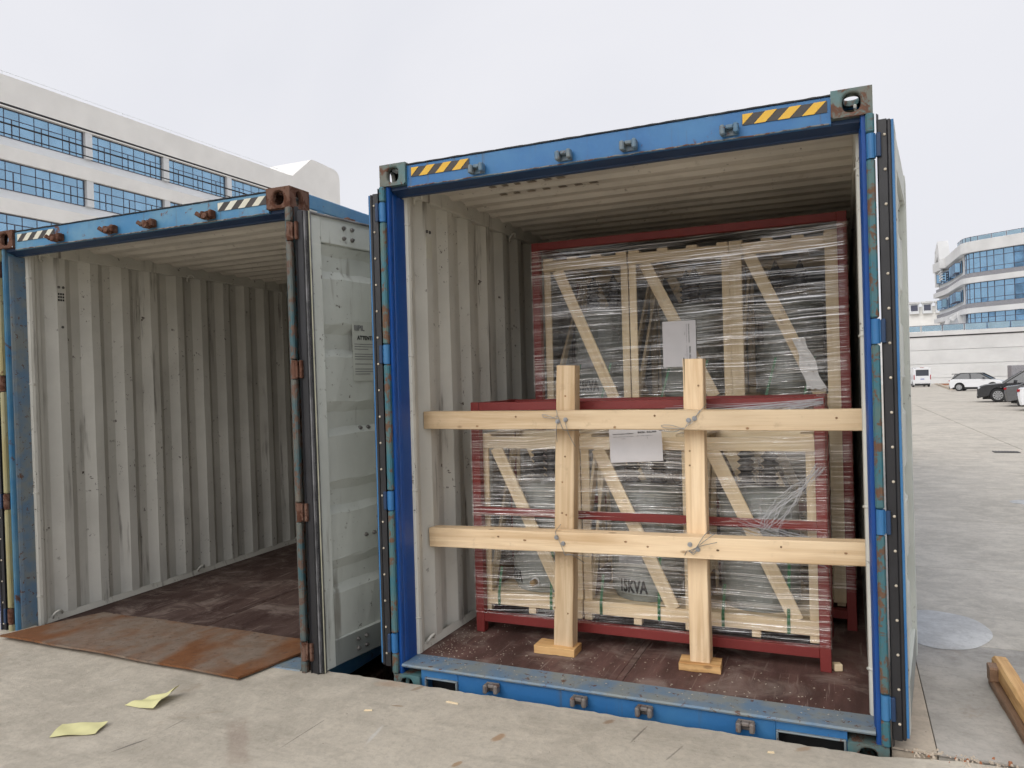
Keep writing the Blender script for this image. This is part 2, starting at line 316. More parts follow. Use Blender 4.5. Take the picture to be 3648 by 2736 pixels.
# ------------------------------------------------------------------ mesh helpers
class MB:
    def __init__(s): s.v = []; s.f = []; s.mi = []
    def add(s, vs, fs, m=0):
        k = len(s.v); s.v += [tuple(p) for p in vs]; s.f += [[i + k for i in q] for q in fs]; s.mi += [m] * len(fs); return s
    def box(s, x0, x1, y0, y1, z0, z1, c=0.0, m=0):
        lo = (min(x0, x1), min(y0, y1), min(z0, z1)); hi = (max(x0, x1), max(y0, y1), max(z0, z1))
        if c <= 0:
            vs = [(hi[0] if i & 1 else lo[0], hi[1] if i & 2 else lo[1], hi[2] if i & 4 else lo[2]) for i in range(8)]
            return s.add(vs, [(0, 2, 3, 1), (4, 5, 7, 6), (0, 1, 5, 4), (2, 6, 7, 3), (0, 4, 6, 2), (1, 3, 7, 5)], m)
        c = min(c, *(.49 * (hi[i] - lo[i]) for i in range(3)))
        vs = []; ix = {}
        for cr in range(8):
            for a in range(3):
                p = []
                for k in range(3):
                    top = cr >> k & 1; e = hi[k] if top else lo[k]
                    p.append(e if k == a else (e - c if top else e + c))
                ix[cr, a] = len(vs); vs.append(p)
        fs = []
        for a in range(3):
            b, d = (a + 1) % 3, (a + 2) % 3
            for sg in (0, 1):
                q = [sg << a, sg << a | 1 << b, sg << a | 1 << b | 1 << d, sg << a | 1 << d]
                fs.append([ix[k, a] for k in q])
            for sa in (0, 1):
                for sb in (0, 1):
                    c0 = sa << a | sb << b; c1 = c0 | 1 << d
                    fs.append([ix[c0, a], ix[c0, b], ix[c1, b], ix[c1, a]])
        for cr in range(8): fs.append([ix[cr, 0], ix[cr, 1], ix[cr, 2]])
        return s.add(vs, fs, m)
    def prism(s, poly, a0, a1, axis='z', m=0, cap=True):
        def P(p, a): return (p[0], p[1], a) if axis == 'z' else ((a, p[0], p[1]) if axis == 'x' else (p[0], a, p[1]))
        n = len(poly); vs = [P(p, a0) for p in poly] + [P(p, a1) for p in poly]
        fs = [(i, (i + 1) % n, n + (i + 1) % n, n + i) for i in range(n)]
        if cap: fs += [tuple(range(n)), tuple(range(n, 2 * n))]
        return s.add(vs, fs, m)
    def cyl(s, p0, p1, r, n=12, r2=None, cap=True, m=0):
        p0, p1 = Vector(p0), Vector(p1); d = (p1 - p0).normalized()
        u = d.orthogonal().normalized(); w = d.cross(u); r2 = r if r2 is None else r2
        vs = []
        for p, rr in ((p0, r), (p1, r2)):
            for i in range(n):
                a = 2 * math.pi * i / n; vs.append(p + (u * math.cos(a) + w * math.sin(a)) * rr)
        fs = [(i, (i + 1) % n, n + (i + 1) % n, n + i) for i in range(n)]
        if cap: fs += [tuple(range(n)), tuple(range(n, 2 * n))]
        return s.add(vs, fs, m)
    def tube(s, pts, r, n=6, m=0):
        pts = [Vector(p) for p in pts]; vs = []; fs = []; u = None
        for i, p in enumerate(pts):
            d = (pts[min(i + 1, len(pts) - 1)] - pts[max(i - 1, 0)]).normalized()
            u = d.orthogonal().normalized() if u is None else (u - d * u.dot(d)).normalized()
            w = d.cross(u)
            for k in range(n):
                a = 2 * math.pi * k / n; vs.append(p + (u * math.cos(a) + w * math.sin(a)) * r)
        for i in range(len(pts) - 1):
            for k in range(n):
                fs.append((i * n + k, i * n + (k + 1) % n, (i + 1) * n + (k + 1) % n, (i + 1) * n + k))
        fs += [tuple(range(n)), tuple(range((len(pts) - 1) * n, len(pts) * n))]
        return s.add(vs, fs, m)
    def lathe(s, prof, center, n=20, m=0, axis='z'):
        vs = []; fs = []; c = Vector(center)
        for r, h in prof:
            for i in range(n):
                a = 2 * math.pi * i / n
                p = (r * math.cos(a), r * math.sin(a), h) if axis == 'z' else ((r * math.cos(a), h, r * math.sin(a)) if axis == 'y' else (h, r * math.cos(a), r * math.sin(a)))
                vs.append(c + Vector(p))
        for k in range(len(prof) - 1):
            for i in range(n): fs.append((k * n + i, k * n + (i + 1) % n, (k + 1) * n + (i + 1) % n, (k + 1) * n + i))
        fs += [tuple(range(n)), tuple(range((len(prof) - 1) * n, len(prof) * n))]
        return s.add(vs, fs, m)
    def grid(s, rows, m=0):
        h, w = len(rows), len(rows[0])
        return s.add([p for r in rows for p in r], [(j * w + i, j * w + i + 1, (j + 1) * w + i + 1, (j + 1) * w + i) for j in range(h - 1) for i in range(w - 1)], m)
    def mesh(s, name, mats, smooth=False):
        me = bpy.data.meshes.new(name); me.from_pydata(s.v, [], s.f)
        for x in (mats if isinstance(mats, (list, tuple)) else [mats]): me.materials.append(M[x] if isinstance(x, str) else x)
        me.polygons.foreach_set('material_index', s.mi)
        bm = bmesh.new(); bm.from_mesh(me); bmesh.ops.recalc_face_normals(bm, faces=bm.faces); bm.to_mesh(me); bm.free()
        if smooth: me.polygons.foreach_set('use_smooth', [True] * len(me.polygons))
        me.update(); return me
    def build(s, name, mats, parent=None, mat4=None, smooth=False, **kw):
        return link(name, s.mesh(name, mats, smooth), parent, mat4, **kw)

def link(name, data, parent=None, mat4=None, **kw):
    o = bpy.data.objects.new(name, data); C.objects.link(o)
    if parent is not None: o.parent = parent
    if mat4 is not None: o.matrix_basis = mat4
    for k, v in kw.items(): o[k] = v
    return o
def tag(o, label=None, category=None, group=None, kind=None):
    for k, v in (('label', label), ('category', category), ('group', group), ('kind', kind)):
        if v: o[k] = v
    return o
def thing(name, label, category, loc=(0, 0, 0), rot=(0, 0, 0), group=None):
    o = bpy.data.objects.new(name, None); C.objects.link(o); o.empty_display_size = .1
    o.matrix_basis = Matrix.Translation(loc) @ (Matrix.Rotation(rot[2], 4, 'Z') @ Matrix.Rotation(rot[1], 4, 'Y') @ Matrix.Rotation(rot[0], 4, 'X'))
    return tag(o, label, category, group)
def axes(origin, x, up=(0, 0, 1)):
    x = Vector(x).normalized(); z = Vector(up); y = z.cross(x).normalized(); z = x.cross(y)
    m = Matrix((x, y, z)).transposed().to_4x4(); m.translation = Vector(origin); return m
def board(name, p0, p1, w, t, up, mat, parent=None, c=.003, rough_end=0, warp=0.0, **kw):
    """a plank from p0 to p1; w across, t along 'up'; local X is its length so the grain runs along it"""
    p0, p1 = Vector(p0), Vector(p1); L = (p1 - p0).length
    if parent is not None and parent.type == 'EMPTY': off = parent.matrix_basis.inverted()
    else: off = Matrix.Identity(4)
    b = MB()
    if warp or rough_end:
        n = 14; rows = []
        r2 = random.Random(int(L * 9999) + int(w * 1e5))
        ph = r2.random() * 6
        for i in range(n + 1):
            x = L * i / n; dz = warp * math.sin(ph + i * .7) ; dy = warp * .6 * math.cos(ph * 1.3 + i * .5)
            jw = lambda: r2.uniform(-1, 1) * .0012
            hw, ht = w / 2, t / 2; cc = c
            ring = [(-hw + cc, -ht), (hw - cc, -ht), (hw, -ht + cc), (hw, ht - cc), (hw - cc, ht), (-hw + cc, ht), (-hw, ht - cc), (-hw, -ht + cc)]
            e = (r2.uniform(-1, 1) * rough_end) if i in (0, n) else 0
            rows.append([(x + e * r2.random(), y + dy + jw(), z + dz + jw()) for y, z in ring])
        k = len(rows[0]); vs = [p for r_ in rows for p in r_]
        fs = [(j * k + i, j * k + (i + 1) % k, (j + 1) * k + (i + 1) % k, (j + 1) * k + i) for j in range(n) for i in range(k)]
        fs += [tuple(range(k)), tuple(range(n * k, n * k + k))]
        b.add(vs, fs)
    else: b.box(0, L, -w / 2, w / 2, -t / 2, t / 2, c)
    return b.build(name, mat, parent, off @ axes(p0, p1 - p0, up), **kw)
def text_mesh(txt, size, mat, name='lettering', align='LEFT', extrude=.0006, bold=0.0):
    cu = bpy.data.curves.new('t', 'FONT'); cu.body = txt; cu.size = size; cu.extrude = extrude; cu.align_x = align; cu.offset = bold; cu.resolution_u = 3
    ob = bpy.data.objects.new('t', cu); C.objects.link(ob)
    dg = bpy.context.evaluated_depsgraph_get(); me = bpy.data.meshes.new_from_object(ob.evaluated_get(dg)); me.name = name
    bpy.data.objects.remove(ob); bpy.data.curves.remove(cu)
    me.materials.clear(); me.materials.append(M[mat]); return me

# ------------------------------------------------------------------ the setting: apron, pit, yard
def gz(y): return .10 - .0064 * max(0.0, y - 3.0)
EDGE = -.045
b = MB(); r2 = random.Random(3)
xs = [-60, -20, -8, -5] + [-4 + .03 * i for i in range(int(7.6 / .03) + 1)] + [4.5, 8, 20, 60]
def chip(x, a): return a * (math.sin(x * 23) * .3 + math.sin(x * 61 + 1) * .25 + r2.uniform(-1, 1) * .6)
top = []; lip = []; low = []
for x in xs:
    f = 1 if -4 < x < 3.6 else 0
    e = EDGE + f * chip(x, .007) + (.07 * min(1, max(0, (x - 2.4) / .3)))
    top.append((x, e - .012, .10)); lip.append((x, e, .10 - .012 - f * abs(chip(x, .006)))); low.append((x, EDGE - .002, -1.3))
b.grid([[(x, -40, .10) for x in xs], [(x, -6, .10) for x in xs], [(x, -.8, .10) for x in xs], top, lip, low])
tag(b.build('loading_apron', 'concrete'), kind='structure')
b = MB(); b.box(-3.3, 2.6, -.05, 14.2, -1.6, -1.3); b.box(-3.4, -3.12, -.03, 14, -1.32, .06); b.box(-3.3, 2.6, 13.4, 13.7, -1.32, .05); b.box(2.446, 2.6, .045, 14, -1.32, .055)
tag(b.build('pit', 'pitwall'), kind='structure')

yard = MB()
ys = [.045, 3, 12, 60, 175]
yard.grid([[(x, y, gz(y) - .008) for x in (2.446, 200)] for y in ys])
yard = tag(yard.build('yard', 'joint'), kind='structure')
def slab(x0, x1, y0, y1, m, name='slab'):
    g = .0025 + .0004 * y0
    v = [(x, y, gz(y) + dz) for dz in (-.06, 0) for y in (y0 + g, y1 - g) for x in (x0 + g, x1 - g)]
    MB().add(v, [(0, 1, 3, 2), (4, 5, 7, 6), (0, 1, 5, 4), (2, 3, 7, 6), (0, 2, 6, 4), (1, 3, 7, 5)]).build(name, m, yard)
xb = [2.62, 5.5, 9.5, 14, 19, 26, 36, 60]
yb = [1.52, 3.45, 5.75, 8.4, 11.2, 15, 20, 26, 33, 42]
slab(2.446, 2.62, .05, 1.52, 'concrete_tan')
for i in range(len(xb) - 1): slab(xb[i], xb[i + 1], .05, 1.52, 'concrete_grey')
for j in range(len(yb) - 1):
    for i in range(len(xb) - 1): slab(2.446 if i == 0 else xb[i], xb[i + 1], yb[j], yb[j + 1], 'concrete_yard')
slab(2.446, 140, 42, 172, 'concrete_yard')
b = MB(); b.add([(-900, 172, -1.05), (900, 172, -1.05), (900, 1500, -1.2), (-900, 1500, -1.2)], [(0, 1, 2, 3)])
b.add([(-900, -.05, .05), (-3.4, -.05, .05), (-3.4, 172, -1.05), (-900, 172, -1.05)], [(0, 1, 2, 3)])
b.add([(-3.4, 13.7, .0), (2.446, 13.7, .0), (2.446, 172, -1.05), (-3.4, 172, -1.05)], [(0, 1, 2, 3)])
b.add([(200, .045, .07), (900, .045, .07), (900, 172, -1.05), (200, 172, -1.05)], [(0, 1, 2, 3)])
b.add([(-900, -900, .06), (900, -900, .06), (900, -40, .06), (-900, -40, .06)], [(0, 1, 2, 3)])
tag(b.build('ground', 'concrete_yard'), kind='structure')

# pale round repair patch, drain grate, rings on the yard
def disc(cx, cy, rx, ry, z0, th, n=40, wob=.06, seed=1, rot=0.0):
    q = random.Random(seed); ph = [q.uniform(0, 6.28) for _ in range(4)]; pts = []
    for i in range(n):
        a = 6.2832 * i / n; k = 1 + wob * (math.sin(2 * a + ph[0]) * .5 + math.sin(3 * a + ph[1]) * .4 + math.sin(7 * a + ph[2]) * .15)
        x, y = rx * k * math.cos(a), ry * k * math.sin(a)
        pts.append((cx + x * math.cos(rot) - y * math.sin(rot), cy + x * math.sin(rot) + y * math.cos(rot)))
    m = MB(); m.add([(cx, cy, gz(cy) + z0 + th)] + [(cx + (x - cx) * .93, cy + (y - cy) * .93, gz(y) + z0 + th) for x, y in pts] + [(x, y, gz(y) + z0) for x, y in pts],
          [(0, 1 + i, 1 + (i + 1) % n) for i in range(n)] + [(1 + i, 1 + n + i, 1 + n + (i + 1) % n, 1 + (i + 1) % n) for i in range(n)])
    return m
tag(disc(2.80, 1.80, .26, .40, .002, .007, wob=.07, seed=4).build('repair_patch', 'patch', smooth=True), kind='structure')
tag(disc(4.42, 7.25, .36, .24, .003, .006, wob=.05, seed=6).build('repair_patch', 'patch', smooth=True), kind='structure')
t = thing('drain_grate', 'dark slotted drain grate set into the yard concrete', 'drain', (5.13, 14.0, gz(14)))
b = MB(); b.box(-.22, .22, -.16, .16, .003, .006); b.build('sump', 'black', t)
for i in range(9): MB().box(-.21 + i * .05, -.19 + i * .05, -.16, .16, .006, .014).build('bar', 'steel_dark', t)

# rubble along the apron edge
b = MB(); q = random.Random(5)
for i in range(330):
    x = 2.5 + q.random() ** .8 * 1.0; y = .02 + q.gauss(.0, .03); s = q.uniform(.0018, .0065) * (1.6 if q.random() < .07 else 1)
    vs = [(x + s * q.uniform(.6, 1.2) * dx, y + s * q.uniform(.6, 1.2) * dy, .10 + s * .3 + s * q.uniform(.5, 1) * dz) for dx, dy, dz in ((-1, -1, -1), (1, -1, -1), (1, 1, -1), (-1, 1, -1), (-.6, -.6, 1), (.6, -.6, 1), (.6, .6, 1), (-.6, .6, 1))]
    b.add(vs, [(0, 1, 2, 3), (4, 5, 6, 7), (0, 1, 5, 4), (1, 2, 6, 5), (2, 3, 7, 6), (3, 0, 4, 7)], 1 if q.random() < .14 else 0)
tag(b.build('rubble', ['concrete_tan', 'soil']), 'crumbled concrete bits along the apron edge', 'rubble', kind='stuff')

# ------------------------------------------------------------------ shipping containers
W_, H_, LEN = 2.438, 2.896, 12.192
def corr_profile(y0, y1, xin, xout):
    pts = [(y0, xin)]; y = y0
    while y + .278 < y1:
        pts += [(y + .070, xin), (y + .138, xout), (y + .208, xout), (y + .278, xin)]; y += .278
    pts.append((y1, xin)); return pts
def wall_mesh(x_in, x_out, y0, y1, z0, z1, side, seed):
    q = random.Random(seed); pr = corr_profile(y0, y1, x_in, x_out); m = MB()
    zs = [z0 + (z1 - z0) * k / 9 for k in range(10)]
    def sheet(off, mi, jit):
        rows = []
        for z in zs:
            rows.append([(x + off + (q.uniform(-1, 1) * .0016 if jit and z0 < z < z1 else 0), y + (q.uniform(-1, 1) * .0015 if jit else 0), z) for y, x in pr])
        m.grid(rows, mi)
    sheet(0, 0, True); sheet(-.0065 * side, 1, False); return m
def hole_face(m, o, u, v, w, h, cu, cv, rx, ry, n=32, pw=2.6, depth=.028, mi=0):
    """outer face rectangle (o, u*w, v*h) with a rounded hole, and the hole's inner rim"""
    o, u, v = Vector(o), Vector(u), Vector(v); nrm = u.cross(v)
    ring_o, ring_h = [], []
    for i in range(n):
        a = 2 * math.pi * (i + .5) / n; c, s_ = math.cos(a), math.sin(a)
        hx = math.copysign(abs(c) ** (2 / pw), c) * rx + cu; hy = math.copysign(abs(s_) ** (2 / pw), s_) * ry + cv
        k = min((w - cu) / c if c > 1e-6 else 9, -cu / c if c < -1e-6 else 9, (h - cv) / s_ if s_ > 1e-6 else 9, -cv / s_ if s_ < -1e-6 else 9)
        ring_o.append(o + u * (cu + k * c) + v * (cv + k * s_)); ring_h.append(o + u * hx + v * hy)
    corners = [o, o + u * w, o + u * w + v * h, o + v * h]
    for c in corners:
        j = min(range(n), key=lambda i: (ring_o[i] - c).length); ring_o[j] = c
    inner = [p - nrm * depth for p in ring_h]
    m.add(ring_o + ring_h + inner, [(i, (i + 1) % n, n + (i + 1) % n, n + i) for i in range(n)] + [(n + i, n + (i + 1) % n, 2 * n + (i + 1) % n, 2 * n + i) for i in range(n)], mi)
def casting(x0, y0, z0, sx, sy, sz, mat, parent, name='corner_casting'):
    """hollow corner casting; sx: +1 when its outer side is at high x, sy: -1 door end, sz: +1 top"""
    X, Y, Z = .162, .178, .118; m = MB(); x1, y1, z1 = x0 + X, y0 + Y, z0 + Z
    fy = y0 if sy < 0 else y1
    hole_face(m, (x0, fy, z0) if sy < 0 else (x1, fy, z0), (1, 0, 0) if sy < 0 else (-1, 0, 0), (0, 0, 1), X, Z, X * (.56 if sx * sy > 0 else .44) if False else X * .5, Z * .5, .036, .040)
    fx = x1 if sx > 0 else x0
    hole_face(m, (fx, y0, z0) if sx > 0 else (fx, y1, z0), (0, 1, 0) if sx > 0 else (0, -1, 0), (0, 0, 1), Y, Z, Y * .5, Z * .5, .028, .042, pw=2.4)
    fz = z1 if sz > 0 else z0
    hole_face(m, (x0, y0, fz) if sz > 0 else (x0, y1, fz), (1, 0, 0), (0, 1, 0) if sz > 0 else (0, -1, 0), X, Y, X * .5, Y * .5, .031, .062)
    ox = x0 if sx > 0 else x1; oy = y1 if sy < 0 else y0; oz = z0 if sz > 0 else z1
    m.add([(ox, y0, z0), (ox, y1, z0), (ox, y1, z1), (ox, y0, z1)], [(0, 1, 2, 3)])
    m.add([(x0, oy, z0), (x1, oy, z0), (x1, oy, z1), (x0, oy, z1)], [(0, 1, 2, 3)])
    m.add([(x0, y0, oz), (x1, y0, oz), (x1, y1, oz), (x0, y1, oz)], [(0, 1, 2, 3)])
    o = m.build(name, mat, parent)
    bv = o.modifiers.new('b', 'BEVEL'); bv.width = .010; bv.segments = 3; bv.limit_method = 'ANGLE'; bv.angle_limit = R(60)
    me = o.data; bm = bmesh.new(); bm.from_mesh(me); bmesh.ops.remove_doubles(bm, verts=bm.verts, dist=1e-5); bm.to_mesh(me); bm.free()
    return o
def keeper(x, z, parent, mat, hook=False, y=.018):
    m = MB(); k_ = .82; x_, z_, x, z = x, z, 0.0, 0.0
    m.box(x - .045, x + .045, y - .012, y, z - .028, z + .028, .004)
    m.box(x - .05, x - .022, y - .062, y - .012, z - .030, z + .026, .007); m.box(x + .022, x + .05, y - .062, y - .012, z - .026, z + .030, .007)
    m.box(x - .022, x + .022, y - .046, y - .012, z + .004, z + .026, .005)
    if hook: m.cyl((x - .045, y - .055, z - .01), (x - .075, y - .07, z + .012), .016, 8); m.cyl((x + .0, y - .03, z - .02), (x + .0, y - .075, z - .012), .022, 10)
    m.v = [(x_ + a * k_, y + (b_ - y) * k_, z_ + c_ * k_) for a, b_, c_ in m.v]
    m.build('lock_keeper', mat, parent)
def marking(x0, x1, z0, z1, lean, parent, m1, n, y=.0155):
    b = MB(); b.box(x0, x1, y, y + .003, z0, z1, 0, 0); w = (x1 - x0) / (n + .52)
    for i in range(n + 1):
        a = x0 + w * i - lean * .5; bb = a + w * .49; pts = []
        p = [(a - lean * .5, z0), (bb - lean * .5, z0), (bb + lean * .5, z1), (a + lean * .5, z1)]
        # clip in x
        def clip(poly, xc, keep_gt):
            out = []
            for k in range(len(poly)):
                A, B = poly[k], poly[(k + 1) % len(poly)]; ia = (A[0] >= xc) == keep_gt or A[0] == xc; ib = (B[0] >= xc) == keep_gt or B[0] == xc
                if ia: out.append(A)
                if ia != ib: f = (xc - A[0]) / (B[0] - A[0]); out.append((xc, A[1] + f * (B[1] - A[1])))
            return out
        p = clip(p, x0 + .002, True)
        if len(p) > 2: p = clip(p, x1 - .002, False)
        if len(p) > 2: b.add([(x, y - .0016, z) for x, z in p], [tuple(range(len(p)))], 1)
    b.build('hazard_marking', ['decal_black', m1], parent)

HZ = (2.64, 1.865, 1.065, .285)
def make_door(parent, hinge, ang, side, paint, inner, gasket_face=True, sticker=False, z0=.165, height=2.575, blue_edge='blue_deep', lips=True, rivets=True, blade='blue'):
    """one leaf. local x from the hinge edge to the free edge, local y=0 outer face .. t inner face (side flips), z up"""
    t, w = .052, 1.155; s = side
    mt = Matrix.Translation((hinge[0], hinge[1], z0)) @ Matrix.Rotation(ang, 4, 'Z')
    B = lambda m, x0, x1, y0, y1, a, c, ch=.003, mi=0: m.box(x0, x1, s * y0, s * y1, a, c, ch, mi)
    fr = MB()
    B(fr, .012, .115, 0, t, 0, height); B(fr, w - .105, w, 0, t, 0, height)
    B(fr, .115, w - .105, 0, t - .004, height - .16, height); B(fr, .115, w - .105, 0, t - .004, 0, .15)
    door = fr.build('door', paint, parent, mt)
    # panel: horizontal shallow ribs seen from inside
    pn = MB(); q = random.Random(int(hinge[0] * 100) + 5); zs = [.148]; prof = []
    H0, H1 = .15, height - .16; n = 5; seg = (H1 - H0) / n
    for k in range(n):
        a = H0 + k * seg; prof += [(a, .030), (a + seg * .56, .030), (a + seg * .66, .004), (a + seg * .86, .004), (a + seg * .98, .030)]
    prof.append((H1, .030)); cols = [.113 + (w - .216) * i / 10 for i in range(11)]
    pn.grid([[(x, s * (y + q.uniform(-1, 1) * .003), z + q.uniform(-1, 1) * .006) for x in cols] for z, y in prof])
    pn.grid([[(x, s * (y - .016), z) for x in (cols[0], cols[-1])] for z, y in prof], 1)
    pn.build('panel', [inner, 'blue'], door)
    fc = MB(); B(fc, .034, .112, t, t + .0025, .004, height - .03, .001); B(fc, .117, w - .107, t - .004, t - .0015, height - .157, height - .03, .001)
    B(fc, w - .103, w - .02, t, t + .0025, .004, height - .03, .001)
    fc.build('inner_face', inner, door)
    fb = MB(); B(fb, .117, w - .107, t - .004, t - .0015, .004, .146, .001); fb.build('lower_rail_face', 'door_grey', door)
    # gasket: lining of the hinge edge, lips toward the inside, top run
    g = MB()
    B(g, -.006, .012, -.010, t * .52, -.012, height + .006, .002); B(g, -.012, .012, t * .52, t * .80, -.006, height + .002, .004)
    g.prism([(-.016, s * -.012), (.008, s * -.004), (.008, s * -.012)], -.04, height + .03, 'z')
    g.build('gasket', 'rubber', door)
    e = MB(); B(e, -.004, .012, t * .80, t, .004, height, .001); e.build('edge_strip', blue_edge, door)
    if lips:
     l1 = MB(); B(l1, .010, .017, t, t + .010, -.004, height, .002); l1.build('seal_lip', 'rubber', door)
     l2 = MB(); B(l2, .0172, .0235, t, t + .0135, -.004, height, .0015); l2.build('seal_line', 'seal_line', door)
     l3 = MB(); l3.cyl((.029, s * (t + .006), -.004), (.029, s * (t + .006), height), .0075, 8); l3.cyl((.029, s * (t + .006), height - .006), (w, s * (t + .006), height - .006), .0075, 8)
     l3.build('seal_tube', 'rubber_grey', door, smooth=True)
    nb = 18; bm_ = MB(); bm_.lathe([(.0001, -.004), (.0055, -.0035), (.0065, 0)], (0, 0, 0), 8, axis='y'); bme = bm_.mesh('rivet', 'chips', True)
    for i in range(nb if rivets else 0): link('rivet', bme, door, Matrix.Translation((-.0075, s * t * .33, .06 + i * (height - .12) / (nb - 1))) @ Matrix.Rotation(R(-90), 4, 'Z'))
    bm2 = MB(); bm2.lathe([(.013, 0), (.013, .006), (.010, .012), (.0001, .0125)], (0, 0, 0), 8, axis='y'); bm2.cyl((0, .01, 0), (0, .02, 0), .006, 6); nut = bm2.mesh('bolt', 'steel_dark')
    for x in ((.30, .37, .80, .87) if lips else ()):
        for z in (height - .055, height - .115, .05, .105):
            if x > .5 or z > 1 or True: link('bolt', nut, door, Matrix.Translation((x, s * (t - .0015), z)) @ (Matrix.Identity(4) if s > 0 else Matrix.Rotation(math.pi, 4, 'Z')))
    for z in (height * .52, height * .27):
        for x in ((.42, .49) if lips else ()): link('bolt', nut, door, Matrix.Translation((x, s * (.030 if (z - H0) % seg < seg * .56 else .012), z)) @ (Matrix.Identity(4) if s > 0 else Matrix.Rotation(math.pi, 4, 'Z')))
    # outside: two locking bars and the cam at the top
    for x in (.45, .83):
        k = MB(); k.cyl((x, s * -.022, .02), (x, s * -.022, height - .01), .014, 10); k.build('locking_bar', 'steel_dark', door, smooth=True)
        k = MB(); k.box(x - .03, x + .03, s * -.032, s * -.012, height - .02, height + .035, .006); k.box(x - .045, x - .015, s * -.05, s * -.012, height + .015, height + .04, .006); k.build('lock_cam', 'rust', door)
    for z in HZ:
        k = MB(); zz = z - z0; k.box(-.022, .02, s * -.014, s * .004, zz - .05, zz + .05, .003); k.build('hinge_blade', 'navy' if blade == 'blue' else blade, door)
    if sticker:
        st = MB(); B(st, .36, .60, .0305 + .004, .0315 + .004, 1.62, 1.98, 0); st.build('notice', 'paper_dull', door)
        yy = s * .0375
        mm = Matrix.Rotation(R(90), 4, 'X')
        def put(txt, size, x, z, mt_, bold=0): link('lettering', text_mesh(txt, size, mt_, extrude=.0003, bold=bold), door, Matrix.Translation((x, yy, z)) @ mm)
        return door, put
    return door, None
M['paper_dull'] = plain('dull_notice_sheet', (.56, .58, .53), .6, 0, .03)

